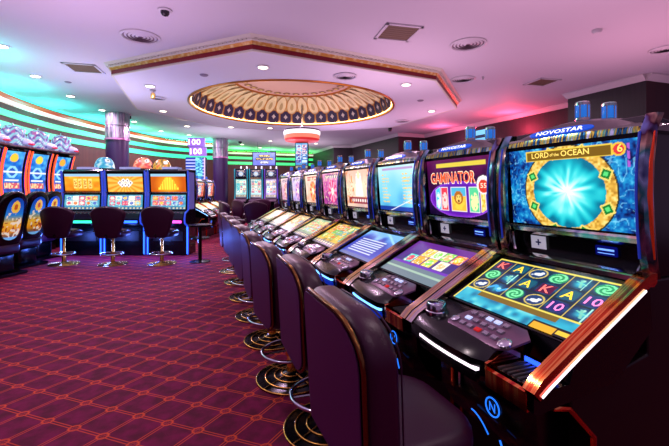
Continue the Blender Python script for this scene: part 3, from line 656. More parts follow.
# ------------------------------------------------------------------ tall curved machines with creature toppers
ORANGE_LED = mat('orange red led curve', (255, 90, 40), emit=(255, 80, 35), es=2.0)
def make_tall(label, seed):
    t = thing('slot_machine', label, 'slot machine')
    def cx(z): return -.10-.16*((z-1.55)/.75)**2 + .18
    zs = [1.05+k*.1125 for k in range(11)]
    MB().prism([(.22, 0), (-.12, 0), (-.12, .70), (-.30, .82), (-.30, .92), (-.12, 1.02)] + [(cx(z)-.0, z) for z in zs[1:]] + [(.1, 2.22), (.22, 2.22)], -.29, .29).build('cabinet', BLACK, t, bevel=.006)
    def fn(U, V):
        z = 1.30+V*.84; return (cx(z)-.008, (0.5-U)*.44, z)
    def pt(U, V):
        img = ramp(V*.5+vn(U, V*2, 7, seed)*.6, [(10, 40, 140), (30, 110, 210), (90, 190, 245)])
        put(img, np.hypot((U-.5), (V-.84)*1.9) < .2, [(250, 200, 60), (245, 215, 70), (240, 170, 60)][seed % 3]); put(img, np.hypot((U-.5), (V-.5)*1.9) < .28, (150, 220, 250)); put(img, np.hypot((U-.5), (V-.5)*1.9) < .18, (40, 90, 190))
        put(img, (np.abs(V-.5) < .02) | ((np.abs(V-.3) < .015) & (np.abs(U-.5) < .35)), (235, 245, 255)); put(img, (np.abs(V-.17) < .07) & (np.abs(U-.5) < .38), (210, 90, 110)); put(img, (np.abs(V-.17) < .07) & (np.abs(U-.5) < .38) & (vn(U, V*2, 16, 3) > .55), (250, 220, 160))
        return img
    psurf('main_screen', fn, pt, 30, 50, SCRH, t)
    def fn2(U, V): z = 1.06+V*.2; return (cx(z)-.008+.0*U, (0.5-U)*.44, z)
    psurf('belly_screen', fn2, lambda U, V: tiles([(120, 40, 110), (220, 120, 160)], [(240, 120, 140), (90, 160, 240), (250, 220, 200)], 4, 2, seed)(U, V, 2), 30, 16, SCRH, t)
    for s in (-1, 1):
        MB().tube([(cx(z)-.055, s*.262, z) for z in zs], .015).build('curve_light', ORANGE_LED, t, smooth=50)
        MB().tube([(cx(z)-.035, s*.292, z) for z in zs], .012).build('curve_rim', COPPER, t, smooth=50)
        MB().tube([(cx(z)-.05, s*.235, z) for z in zs], .006).build('curve_glow', BLUEL, t, smooth=50)
    dk = MB().prism([(-.31, .90), (-.31, .93), (-.13, 1.035), (-.12, 1.0)], -.25, .25).build('button_deck', MAUVE, t)
    for k in range(5): MB().box(-.25, -.215, -.17+k*.075, -.125+k*.075, .965, .985, .004).build('button', mat('silver button'), dk)
    MB().box(-.20, .2, -.30, .30, 2.22, 2.25, .006).build('topper_shelf', BRONZE, t)
    # creature head topper: striped mane dome with a muzzle
    def fd(U, V):
        a = U*2*PI; b = V*PI*.5; return (.05+.16*np.cos(a)*np.cos(b)**.55, -.0+.28*np.sin(a)*np.cos(b)**.55, 2.25+.42*np.sin(b))
    def pd(U, V):
        img = ramp((np.sin(V*26+np.sin(U*2*PI*5+seed)*2.6)+1)/2, [(40, 70, 160), (150, 110, 190), (215, 235, 250), (110, 210, 230)]); put(img, vn(U*3, V, 9, seed) > .8, (190, 90, 170)); return img
    tp = psurf('topper_head', fd, pd, 60, 22, SCR, t)
    MB().rings([[(x, -.17+ry*math.cos(2*PI*k/14)*.9, 2.33+zz+rz*math.sin(2*PI*k/14)) for k in range(14)] for x, ry, rz, zz in ((-.02, .13, .09, .02), (-.12, .115, .08, 0), (-.19, .09, .06, -.01), (-.22, .04, .03, -.01))]).build('muzzle', mat('creature muzzle', (190, 200, 225), .4, emit=(120, 110, 160), es=.5), tp, smooth=50)
    MB().rings([[(x, -.17+ry*math.cos(2*PI*k/12), 2.30+rz*math.sin(2*PI*k/12)) for k in range(12)] for x, ry, rz in ((-.18, .075, .025), (-.225, .065, .022), (-.235, .02, .008))]).build('mouth', mat('creature mouth', (190, 40, 70), .4, emit=(200, 40, 70), es=.5), tp, smooth=50)
    for s in (-1, 1): MB().tube([(.0, s*.12-.06, 2.53), (-.02, s*.15-.06, 2.60), (.0, s*.17-.06, 2.63)], [.03, .018, .004]).build('ear', mat('creature muzzle'), tp, smooth=50)
    MB().lathe([(.02, 0), (.02, .05), (.012, .06)], 12, (.05, 0, 2.66)).build('signal_light', CHROME, t, smooth=40)
    return t
tall_rot = math.atan2(.66, -.75)  # local -x faces (.75,-.66)
tall_rot = math.atan2(.45, -.9)
TALL = [(-12, 7.05, 'tall curved slot machine cut off by the left edge of the photo', 2), (15, 7.75, 'tall curved blue-screen machine with striped creature topper, leftmost in full view', 3),
        (40, 8.45, 'tall curved blue-screen machine with striped creature topper, between its two like neighbours', 4), (63, 9.2, 'tall curved blue-screen machine partly hidden behind the gold symbol machine', 5)]
for px, t_, lab, sd in TALL:
    x, y = at_depth(px, t_); m = make_tall(lab, sd); m.location = (x, y, 0); m.rotation_euler.z = tall_rot; m['group'] = 'tall curved machines'

# console chairs with printed backs
def make_console_chair(label, sd):
    t = thing('console_chair', label, 'chair')
    MB().box(-.32, .36, -.30, .30, 0, .05, .015).build('base_platform', BLACK, t)
    MB().rings(pad(rrect(.40, .40, .08), .05, .34, .03)).build('pedestal', BLACK, t, smooth=50)
    MB().rings(pad(rrect(.52, .54, .12), .34, .50, .05, .01)).build('seat', LEATHER2, t, smooth=50)
    ol = rrect(.50, .86, .22, rb=.1, taper=-.15)
    def bend(p): y, z, d = p; return (-.26+d+.5*y*y-.22*(z+.43)+.0, y, .90+z)
    MB().rings([[bend(p) for p in r] for r in pad(ol, -.0, .12, .04, .01)]).build('backrest', BLACK, t, smooth=50)
    def fn(U, V):
        y = (U-.5)*.29*(1-.15*(V-.5))*np.sqrt(np.clip(1-(np.abs(2*V-1))**5, .02, 1)); z = (V-.5)*.66; return (-.26-.012+.5*y*y-.22*(z+.43), -y, .90+z)
    def pt(U, V):
        img = ramp(V, [(20, 40, 120), (235, 150, 30), (250, 190, 60), (40, 130, 210), (30, 90, 190), (20, 60, 150)])
        put(img, np.hypot(U-.5, (V-.78)*1.8) < .26, (250, 200, 70)); put(img, np.hypot(U-.5, (V-.78)*1.8) < .12, (190, 90, 30)); put(img, (vn(U, V*2, 9, sd) > .66) & (V < .65), (250, 235, 200)); put(img, (vn(U, V*2, 11, sd+2) > .7) & (V < .5), (150, 60, 20)); put(img, V < .07, (120, 190, 240))
        return img
    psurf('back_print', fn, pt, 30, 50, PRINT2, t)
    for s in (-1, 1): MB().tube([(-.2, s*.28, .55), (.0, s*.3, .62), (.2, s*.29, .60)], .03).build('armrest', BLACK, t, smooth=50)
    return t
PRINT2 = screen_mat('chair print with emission', .55, 1)  # emission put into the print's colour; the vinyl itself is unlit
for px, t_, lab, sd in ((-7, 5.95, 'low console chair cut off by the left edge of the photo', 1), (18.5, 6.75, 'low console chair with blue and orange printed back, nearer the left edge', 2), (36, 7.5, 'low console chair with blue and orange printed back, behind the leftmost round-backed stool', 3)):
    x, y = at_depth(px, t_); m = make_console_chair(lab, sd); m.location = (x, y, 0); m.rotation_euler.z = R(152); m['group'] = 'console chairs with printed backs'

# ------------------------------------------------------------------ far machines
TEAL = mat('teal lit frame', (60, 180, 190), .3, .3, emit=(30, 130, 150), es=.6)
def make_cab(label, pt, frame, sd):
    t = thing('slot_machine', label, 'slot machine')
    MB().prism([(.5, 0), (-.05, 0), (-.05, .75), (-.3, .80), (-.3, .88), (.02, .98), (.08, 1.4), (.02, 1.85), (.0, 2.25), (.5, 2.25)], -.27, .27).build('cabinet', BLACK, t, bevel=.01)
    for s in (-1, 1): MB().tube([(-.0, s*.27, .98), (.05, s*.27, 1.2), (.06, s*.27, 1.45), (.03, s*.27, 1.7), (-.01, s*.27, 1.9), (-.02, s*.27, 2.25)], .025).build('side_frame', frame, t, smooth=50)
    MB().box(-.03, .02, -.27, .27, 1.82, 1.88, .01).build('divider_bar', CHROME, t)
    def fn(U, V): z = 1.02+V*.78; return (.07-.30*(z-1.42)**2-.03, (0.5-U)*.44, z)
    psurf('main_screen', fn, lambda U, V: pt(U, V, .55), 26, 40, SCRH, t)
    screen('top_screen', F((-.022, 0, 2.06), (0, -1, 0), (0, 0, 1)), .42, .28, wheel([(20, 30, 70), (40, 60, 120)], (150, 190, 230), (240, 240, 250), (200, 120, 130), sd), 26, 18, t)
    dk = MB().prism([(-.31, .87), (-.31, .89), (.0, .985), (.02, .96)], -.25, .25).build('button_deck', MAUVE, t)
    for yy in (-.2, 0.05): MB().lathe([(.03, 0), (.035, .03), (.03, .12), (.01, .13)], 12, (.2, yy, 2.25)).build('signal_light', WHITEL, t, smooth=40)
    return t
for i, (px, lab) in enumerate(((241, 'teal-framed slot machine by the far wall, leftmost of three under the hanging sign'), (256, 'teal-framed slot machine by the far wall, middle of three under the hanging sign'), (271, 'purple-framed slot machine by the far wall, rightmost under the hanging sign'))):
    x, y = at_depth(px, 16.2); m = make_cab(lab, tiles([[(120, 200, 200), (220, 240, 230)], [(130, 210, 220), (230, 240, 230)], [(150, 120, 210), (230, 220, 240)]][i], [(240, 220, 180), (90, 190, 200), (200, 120, 140), (250, 250, 240)], 3, 5, 30+i), TEAL if i < 2 else mat('violet lit frame', (130, 90, 200), .3, .3, emit=(90, 60, 180), es=.6), i+4)
    m.location = (x, y, 0); m.rotation_euler.z = VIEWROT; m['group'] = 'machines by the far wall'
# oblique bank right of the pedestal table
dl = ['slot machine of the oblique bank behind the pedestal table, nearest of three', 'slot machine of the oblique bank behind the pedestal table, middle of three', 'slot machine of the oblique bank behind the pedestal table, farthest of three']
for i, (px, t_) in enumerate(((194, 10.4), (203.5, 11.2), (213, 12.0))):
    x, y = at_depth(px, t_); index_kids()
    m = dup(proto, (x, y, 0), 0, dl[i]); m['group'] = 'oblique bank machines'
    for c in [c for c in bpy.data.objects if c.parent == m and c.name.split('.')[0] in ('upper_screen', 'lower_screen')]:
        for g in [g for g in bpy.data.objects if g.parent == c]: bpy.data.objects.remove(g)
        bpy.data.objects.remove(c)
    nx_, ny_ = math.cos(TH), -math.sin(TH)
    m.rotation_euler.z = math.atan2(-ny_, -nx_)
    screen('upper_screen', UM, .665, .405, wheel([(200, 60, 60), (230, 150, 120)], (240, 220, 200), (90, 150, 220), (60, 60, 160), 40+i), 36, 24, m, SCRH)
    screen('lower_screen', LM, .64, .355, tiles([(170, 170, 110), (220, 210, 160)], [(230, 210, 150), (180, 200, 140), (240, 230, 190)], seed=50+i), 36, 24, m, SCRH)

# ------------------------------------------------------------------ pedestal table
x, y = at_depth(200, 7.15); t = thing('pedestal_table', 'small black round pedestal table beside the pyramid machine', 'table', (x, y, 0))
MB().lathe([(.19, 0), (.19, .015), (.05, .03), (.04, .035)], 32).build('base', BLACK, t, smooth=40); MB().lathe([(.035, .03), (.035, .66)], 20).build('pole', BLACK, t, smooth=40)
MB().lathe([(.17, .44), (.17, .46)], 32).build('shelf', BLACK, t, smooth=40); MB().lathe([(.05, .65), (.22, .67), (.22, .70), (.21, .705)], 32).build('table_top', BLACK, t, smooth=40)

# ------------------------------------------------------------------ the room
CZ = 3.5; SZ = 3.305
def carpet_mat():
    m = bpy.data.materials.new('magenta lattice carpet'); m.use_nodes = True; nt = m.node_tree; N = nt.nodes; Lk = nt.links
    b = N['Principled BSDF']; b.inputs['Roughness'].default_value = .85; b.inputs['Specular IOR Level'].default_value = .25
    tc = N.new('ShaderNodeTexCoord'); sx = N.new('ShaderNodeSeparateXYZ'); Lk.new(tc.outputs['Object'], sx.inputs[0])
    def M(op, a, b_=None, c=None):
        n = N.new('ShaderNodeMath'); n.operation = op
        for i, v in enumerate((a, b_, c)):
            if v is None: continue
            if isinstance(v, (int, float)): n.inputs[i].default_value = v
            else: Lk.new(v, n.inputs[i])
        return n.outputs[0]
    X = M('DIVIDE', M('ADD', sx.outputs[0], .75), .163*2); Y = M('DIVIDE', M('SUBTRACT', sx.outputs[1], 2.957), .138*2)
    r = M('ADD', X, Y); s = M('SUBTRACT', X, Y)
    def near(v): return M('SUBTRACT', v, M('ROUND', v))          # signed distance to nearest line, in cells
    dr, ds = near(r), near(s)
    def dbl(d):
        e = M('ABSOLUTE', M('SUBTRACT', M('ABSOLUTE', d), .040)); return M('SUBTRACT', 1, M('MINIMUM', M('DIVIDE', e, .020), 1))
    def cl(v): n = M('MAXIMUM', v, 0); return n
    ln = M('MAXIMUM', cl(dbl(dr)), cl(dbl(ds)))
    rad = M('SQRT', M('ADD', M('MULTIPLY', dr, dr), M('MULTIPLY', ds, ds)))
    ring = cl(M('SUBTRACT', 1, M('DIVIDE', M('ABSOLUTE', M('SUBTRACT', rad, .125)), .04)))
    inner = M('LESS_THAN', rad, .085); ln = M('MULTIPLY', ln, M('SUBTRACT', 1, M('MULTIPLY', inner, .55)))
    fac = M('MINIMUM', M('MULTIPLY', M('MAXIMUM', ln, ring), 1.1), 1)
    no = N.new('ShaderNodeTexNoise'); no.inputs['Scale'].default_value = 11; no.inputs['Detail'].default_value = 5; Lk.new(tc.outputs['Object'], no.inputs['Vector'])
    rp = N.new('ShaderNodeValToRGB'); rp.color_ramp.elements[0].color = lin((84, 4, 44)); rp.color_ramp.elements[1].color = lin((120, 8, 70)); rp.color_ramp.elements[0].position = .35; rp.color_ramp.elements[1].position = .65
    Lk.new(no.outputs['Fac'], rp.inputs[0])
    mx = N.new('ShaderNodeMix'); mx.data_type = 'RGBA'; Lk.new(fac, mx.inputs[0]); Lk.new(rp.outputs[0], mx.inputs[6]); mx.inputs[7].default_value = lin((225, 84, 48))
    Lk.new(mx.outputs[2], b.inputs['Base Color'])
    n2 = N.new('ShaderNodeTexNoise'); n2.inputs['Scale'].default_value = 400; Lk.new(tc.outputs['Object'], n2.inputs['Vector'])
    bp = N.new('ShaderNodeBump'); bp.inputs['Strength'].default_value = .3; bp.inputs['Distance'].default_value = .003; Lk.new(n2.outputs['Fac'], bp.inputs['Height']); Lk.new(bp.outputs['Normal'], b.inputs['Normal'])
    return m
def wallpaper(name, c1, c2, sc):
    m = bpy.data.materials.new(name); m.use_nodes = True; nt = m.node_tree; N = nt.nodes; b = N['Principled BSDF']; b.inputs['Roughness'].default_value = .55
    tc = N.new('ShaderNodeTexCoord'); mp = N.new('ShaderNodeMapping'); mp.inputs['Scale'].default_value = (1, 1, .05)
    n = N.new('ShaderNodeTexNoise'); n.inputs['Scale'].default_value = sc; mx = N.new('ShaderNodeMix'); mx.data_type = 'RGBA'
    mx.inputs[6].default_value = lin(c1); mx.inputs[7].default_value = lin(c2)
    nt.links.new(tc.outputs['Object'], mp.inputs[0]); nt.links.new(mp.outputs[0], n.inputs['Vector']); nt.links.new(n.outputs['Fac'], mx.inputs[0]); nt.links.new(mx.outputs[2], b.inputs['Base Color'])
    return m
DARKWALL = wallpaper('charcoal vertical weave', (24, 20, 26), (52, 44, 52), 40); BROWNWALL = wallpaper('brown wall panel', (62, 40, 34), (96, 62, 48), 8)
MAROON = wallpaper('maroon wall', (40, 14, 18), (60, 20, 24), 10)
CEIL = mat('painted ceiling', (226, 214, 224), .7, bump=.05, bscale=3)
SOFF = mat('painted soffit', (240, 232, 240), .6)
CREAM = mat('cream cornice', (235, 225, 205), .5); CORW = mat('white cornice', (225, 215, 215), .5)
REDBAND = mat('crimson band', (140, 14, 36), .4)

def offset_path(path, off, closed=False):
    n = len(path); out = []
    for i in range(n):
        a = path[i-1] if (i or closed) else None; b = path[(i+1) % n] if (i < n-1 or closed) else None; p = path[i]
        def nrm(q, r_): d = Vector((r_[0]-q[0], r_[1]-q[1])).normalized(); return Vector((d.y, -d.x))
        if a is None: m = nrm(p, b); k = 1
        elif b is None: m = nrm(a, p); k = 1
        else:
            n1, n2 = nrm(a, p), nrm(p, b); m = (n1+n2).normalized(); k = 1/max(.3, m.dot(n1))
        out.append((p[0]+m.x*off*k, p[1]+m.y*off*k))
    return out
def sweep(path, prof, closed=False):
    """profile points (offset to the right of travel, z)"""
    offs = [offset_path(path, o_, closed) for o_, z in prof]; mb = MB()
    mb.rings([[(offs[j][i][0], offs[j][i][1], prof[j][1]) for j in range(len(prof))] for i in range(len(path))], closed=closed)
    return mb
def arcpts(pts, n=6):
    """Catmull-Rom smoothing of a plan polyline"""
    out = []; P = [pts[0]]+list(pts)+[pts[-1]]
    for i in range(1, len(P)-2):
        for k in range(n):
            t = k/n; f = lambda a, b, c, d: .5*((2*b)+(-a+c)*t+(2*a-5*b+4*c-d)*t*t+(-a+3*b-3*c+d)*t**3)
            out.append((f(P[i-1][0], P[i][0], P[i+1][0], P[i+2][0]), f(P[i-1][1], P[i][1], P[i+1][1], P[i+2][1])))
    out.append(pts[-1]); return out
LEFT = arcpts([(-3.3, 5.8), (-3.72, 8.3), (-3.75, 10.3), (-3.35, 12.3), (-2.6, 14.1), (-1.85, 15.5), (-.9, 16.9), (.2, 17.6), (1.5, 17.7)], 5)
BACK = [(1.5, 17.7), (1.6, 20.9), (6.75, 20.6)]
RIGHT = [(6.75, 20.6), (6.62, 17.0), (7.48, 16.7), (7.5, 12.5), (8.68, 12.5), (8.78, 6.3), (7.95, 6.0), (7.95, 4.45)]
ENDW = [(7.95, 4.45), (12.5, 4.2)]
def wall(name, path, m):
    o = sweep(path, [(0, 0), (0, CZ), (-.15, CZ), (-.15, 0)]).build(name, m); tag(o, kind='structure'); return o
wall('wall_left', LEFT, BROWNWALL); wall('wall_back', BACK, BROWNWALL); wall('wall_right', RIGHT, DARKWALL); wall('wall_end', ENDW, MAROON)
fl = MB(); fl.poly([(-9, -6, 0), (13, -6, 0), (13, 22, 0), (-9, 22, 0)]); tag(fl.build('floor', carpet_mat()), kind='structure')
# dropped octagon soffit and dome
DC = (2.41, 8.8); DR = 2.36
OCT = [(.873, 5.38), (4.17, 5.67), (6.06, 7.43), (5.99, 10.36), (3.86, 12.25), (.96, 12.29), (-1.1, 10.3), (-1.17, 7.43)]
def oct_r(a):
    d = Vector((math.cos(a), math.sin(a)))
    for i in range(8):
        p = Vector(OCT[i])-Vector(DC); q = Vector(OCT[(i+1) % 8])-Vector(DC); e = q-p
        det = d.x*(-e.y)+e.x*d.y
        if abs(det) < 1e-9: continue
        t = (p.x*(-e.y)+e.x*p.y)/det; s = (d.x*p.y-d.y*p.x)/det
        if t > 0 and -1e-6 <= s <= 1+1e-6: return t
    return 3
angs = sorted([2*PI*k/72 for k in range(72)] + [math.atan2(p[1]-DC[1], p[0]-DC[0]) % (2*PI) for p in OCT])
def ring_plate(ri, ro, z, zt):
    rr = []
    for a in angs:
        c, s = math.cos(a), math.sin(a); i, o = ri(a), ro(a)
        rr.append([(DC[0]+i*c, DC[1]+i*s, z), (DC[0]+o*c, DC[1]+o*s, z), (DC[0]+o*c, DC[1]+o*s, zt), (DC[0]+i*c, DC[1]+i*s, zt)])
    return MB().rings(rr, closed=True)
def rect_r(a):
    c, s = math.cos(a), math.sin(a); tx = ((13-DC[0])/c if c > 0 else (-9-DC[0])/c) if abs(c) > 1e-6 else 1e9; ty = ((22-DC[1])/s if s > 0 else (-6-DC[1])/s) if abs(s) > 1e-6 else 1e9; return min(tx, ty)
angs0 = angs; angs = sorted(angs+[math.atan2(yy-DC[1], xx-DC[0]) % (2*PI) for xx in (-9, 13) for yy in (-6, 22)])
tag(ring_plate(lambda a: DR+.3, rect_r, CZ, CZ+.05).build('ceiling', CEIL), kind='structure'); angs = angs0
sof = thing('ceiling_soffit', 'octagonal dropped ceiling panel with crimson and gold edge around a round dome', 'ceiling feature', (0, 0, 0))
ring_plate(lambda a: DR, oct_r, SZ, SZ+.02).build('panel', SOFF, sof)
OP = OCT  # counter-clockwise: right of travel is outside
sweep(OP, [(0, SZ), (0, SZ+.018), (.012, SZ+.018), (.012, SZ-.004), (-.02, SZ-.004), (-.02, SZ)], True).build('lower_edge', CREAM, sof)
sweep(OP, [(.0, SZ+.018), (.0, SZ+.085), (.01, SZ+.085), (.01, SZ+.018)], True).build('crimson_band', REDBAND, sof)
def gilt():
    m = mat('gilt relief', (222, 190, 100), .4, .25); nt = m.node_tree; b = nt.nodes['Principled BSDF']
    tc = nt.nodes.new('ShaderNodeTexCoord'); v = nt.nodes.new('ShaderNodeTexVoronoi'); v.inputs['Scale'].default_value = 14
    r = nt.nodes.new('ShaderNodeValToRGB'); r.color_ramp.elements[0].color = lin((255, 240, 170)); r.color_ramp.elements[1].color = lin((225, 160, 70))
    r.color_ramp.elements[1].position = .6
    nt.links.new(tc.outputs['Object'], v.inputs['Vector']); nt.links.new(v.outputs['Distance'], r.inputs[0]); nt.links.new(r.outputs[0], b.inputs['Base Color']); return m
GILT = gilt()
sweep(OP, [(.0, SZ+.085), (.02, SZ+.085), (.045, SZ+.125), (.0, SZ+.125)], True).build('gilt_band', GILT, sof)
sweep(OP, [(.0, SZ+.125), (.05, SZ+.125), (.06, SZ+.14), (.06, SZ+.15), (.09, SZ+.165), (.12, SZ+.195), (.0, SZ+.195)], True).build('crown_moulding', CREAM, sof)
mb = MB()
for i in range(8):
    p, q = Vector(OCT[i]), Vector(OCT[(i+1) % 8]); L_ = (q-p).length; d = (q-p)/L_; n = Vector((d.y, -d.x)); k = .03
    while k < L_-.03:
        c = p+d*k+n*.068; a = math.atan2(d.y, d.x)
        bmesh.ops.create_cube(mb.bm, size=1, matrix=Matrix.Translation((c.x, c.y, SZ+.152)) @ Matrix.Rotation(a, 4, 'Z') @ Matrix.Diagonal((.035, .03, .02, 1))); k += .07
mb.build('dentils', CREAM, sof)['kind'] = 'stuff'
dm = MB().lathe([(DR+.0, SZ+.01), (DR-.03, SZ+.03), (DR-.14, SZ+.36), (DR-.55, SZ+.56), (1.40, SZ+.66), (.7, SZ+.665), (.01, SZ+.67)], 72, (DC[0], DC[1], 0), cap=False).build('dome', mat('cream dome plaster', (238, 214, 150), .5), sof, smooth=60)
MB().tube([(DC[0]+(DR-.01)*math.cos(2*PI*k/72), DC[1]+(DR-.01)*math.sin(2*PI*k/72), SZ+.0) for k in range(72)], .03, 8, closed=True).build('dome_rim', mat('gilt rim', (200, 130, 50), .3, .7), dm, smooth=60)
DOMEP = [(DR-.03, .03), (DR-.14, .36), (DR-.55, .56), (1.40, .66), (.7, .655)]
def dome_pt(a, s, lift):   # s in 0..4 along profile
    i = min(int(s), 3); f = s-i; r_ = DOMEP[i][0]*(1-f)+DOMEP[i+1][0]*f; z = DOMEP[i][1]*(1-f)+DOMEP[i+1][1]*f
    return (DC[0]+(r_-lift)*math.cos(a), DC[1]+(r_-lift)*math.sin(a), SZ+z-lift*.6)
NT = 40
def strips(wf, s0, s1, lift, name, m, off=0., n=14):
    """one shape per repeat: half width wf(f) along the dome profile from s0 to s1, following its curve"""
    ss = sorted(set([s0+(s1-s0)*(.5-.5*math.cos(PI*k/n)) for k in range(n+1)]+[q for q in (1., 2., 3.) if s0 < q < s1])); mb = MB()
    for k in range(NT):
        a0 = (k+off)*2*PI/NT; prev = None
        for q in ss:
            w = max(.004, wf((q-s0)/(s1-s0)))*2*PI/NT; cur = [mb.bm.verts.new(dome_pt(a0+u*w, q, lift)) for u in (-1, 0, 1)]
            if prev:
                for c_ in (0, 1): mb.bm.faces.new((prev[c_], prev[c_+1], cur[c_+1], cur[c_]))
            prev = cur
    return mb.build(name, m, dm)
def squircle(w, p): return lambda f: w*(1-abs(2*f-1)**p)**(1/p)
ORNG = mat('orange outline', (228, 150, 50), .5)
strips(squircle(.49, 4), .0, 1.12, .010, 'tile_outline', ORNG); strips(squircle(.43, 4), .05, 1.05, .018, 'navy_tiles', mat('navy tile', (58, 44, 78), .4))
stars = strips(lambda f: .16*(1-abs(2*f-1))**1.5+.012, .36, .78, .024, 'tile_stars', mat('pale star', (240, 225, 200), .5))
drop = lambda w: (lambda f: w*math.sqrt(max(0, 1-(2*f-1)**2))*(1-.22*f))
strips(drop(.56), .80, 2.75, .030, 'petal_outline', ORNG, .5); strips(drop(.49), .88, 2.68, .038, 'petals', mat('cream petal', (250, 228, 160), .5), .5)
strips(drop(.16), 1.2, 1.9, .046, 'petal_motifs', mat('olive motif', (206, 178, 110), .5), .5)
MB().lathe([(1.48, SZ+.63), (1.45, SZ+.61), (1.40, SZ+.64)], 72, (DC[0], DC[1], 0), cap=False).build('inner_ring', mat('gilt rim'), dm, smooth=60)
pink = MB().lathe([(1.40, SZ+.64), (.01, SZ+.65)], 60, (DC[0], DC[1], 0), cap=False).build('dome_ceiling', mat('pink dome ceiling', (226, 180, 150), .6), dm)
MB().tube([(DC[0]+(DR-.055)*math.cos(2*PI*k/72), DC[1]+(DR-.055)*math.sin(2*PI*k/72), SZ+.022) for k in range(72)], .006, 6, closed=True).build('added_rim_glow', mat('added warm dome glow', (255, 210, 140), emit=(255, 205, 130), es=14), dm)  # glowing ring added inside the rim to brighten the dome
mb = MB()
for k in range(30):
    a = 2*PI*k/30; c = (DC[0]+1.2*math.cos(a), DC[1]+1.2*math.sin(a)); mb.poly([(c[0]+.10*math.cos(b*PI/6), c[1]+.10*math.sin(b*PI/6), SZ+.632) for b in range(12)])
mb.build('medallions', mat('brown medallion', (160, 110, 70), .6), dm)
mb = MB()
for k in range(30):
    a = 2*PI*k/30; c = (DC[0]+1.2*math.cos(a), DC[1]+1.2*math.sin(a)); mb.poly([(c[0]+.05*math.cos(b*PI/6), c[1]+.05*math.sin(b*PI/6), SZ+.628) for b in range(12)])
mb.build('medallion_centres', mat('yellow medallion', (240, 205, 110), .6), dm)

# cornices
for i, (p, nm) in enumerate(((LEFT, 'trim_1'), (BACK, 'trim_2'))):
    tag(sweep(p, [(0, 3.27), (.05, 3.27), (.10, 3.31), (.10, 3.35), (0, 3.35)]).build(nm, mat('white glowing cornice', (240, 225, 215), .4, emit=(255, 220, 215), es=.7)), kind='structure')  # emission put into the cornice to raise its brightness
tag(sweep(LEFT, [(0, 3.35), (.10, 3.35), (.15, 3.40), (.16, 3.43), (.10, 3.43), (0, 3.38)]).build('trim_3', mat('red orange cornice', (215, 70, 45), .4, emit=(225, 60, 35), es=.45)), kind='structure')  # red band's brightness comes from emission put into its colour
tag(sweep(BACK, [(0, 3.35), (.10, 3.35), (.15, 3.40), (.16, 3.43), (.10, 3.43), (0, 3.38)]).build('trim_4', mat('ochre cornice', (190, 140, 80), .4)), kind='structure')
for i, p in enumerate((RIGHT, ENDW)):
    tag(sweep(p, [(0, 3.38), (.02, 3.38), (.04, 3.41), (.07, 3.45), (.10, 3.48), (.10, CZ), (0, CZ)]).build('trim_%d' % (5+i), CORW), kind='structure')
# neon light bands, named as trim
GR = mat('teal green light band', (60, 225, 160), .4, emit=(62, 224, 158), es=1.0); GR2 = mat('green light band', (70, 230, 120), .4, emit=(60, 236, 125), es=1.25)
COVE = mat('cove led teal', (60, 230, 200), emit=(30, 225, 190), es=16.0); COVE2 = mat('cove led green', (60, 230, 100), emit=(50, 230, 90), es=16.0)
for (z0, z1), w in (((2.99, 3.13), 'upper'), ((2.70, 2.86), 'lower')):
    tag(sweep(LEFT, [(0.0, z0), (.03, z0), (.03, z1), (0.0, z1)]).build('trim_%d' % (7 if w == 'upper' else 8), GR), kind='structure')
    tag(sweep(BACK[1:], [(0.0, z0+.02), (.03, z0+.02), (.03, z1+.0), (0.0, z1+.0)]).build('trim_%d' % (9 if w == 'upper' else 10), GR2), kind='structure')
tag(sweep(LEFT, [(.03, 3.432), (.09, 3.432), (.09, 3.442), (.03, 3.442)]).build('cove_light', COVE), 'teal cove light lying on top of the red left wall cornice', 'light strip')
tag(sweep(BACK, [(.03, 3.432), (.09, 3.432), (.09, 3.442), (.03, 3.442)]).build('cove_light', COVE2), 'green cove light lying on top of the far wall cornice', 'light strip')

# columns with mirrored tops
MIRROR = holo('bevelled mirror', [(90, 90, 130), (190, 190, 200), (100, 90, 130), (200, 180, 190), (110, 160, 150), (230, 230, 230)], scale=(6, 6, .6), rough=.08)
for px, t_, r_, zb, lab in ((117.5, 10.7, .29, 2.76, 'round purple column with a mirrored top behind the upright machines'), (220.5, 16.0, .30, 2.70, 'round column with a mirrored top left of the far machines')):
    x, y = at_depth(px, t_); c = thing('column', lab, 'column', (x, y, 0)); top = CZ
    MB().lathe([(r_, 0), (r_, zb)], 32).build('shaft', mat('aubergine column', (58, 40, 84), .35), c, smooth=40)
    MB().lathe([(r_+.02, zb), (r_+.02, (zb+top)/2-.01), (r_+.005, (zb+top)/2), (r_+.02, (zb+top)/2+.01), (r_+.02, top)], 14).build('mirror_cladding', MIRROR, c)
    MB().lathe([(r_+.03, zb-.02), (r_+.03, zb+.03)], 32).build('collar', mat('pink collar', (200, 140, 190), .3, .5), c, smooth=40)

MIRROR.node_tree.nodes['Principled BSDF'].inputs['Metallic'].default_value = .55; MIRROR.node_tree.nodes['Principled BSDF'].inputs['Roughness'].default_value = .2  # lower metallic lets painted tones stand in for brighter reflections
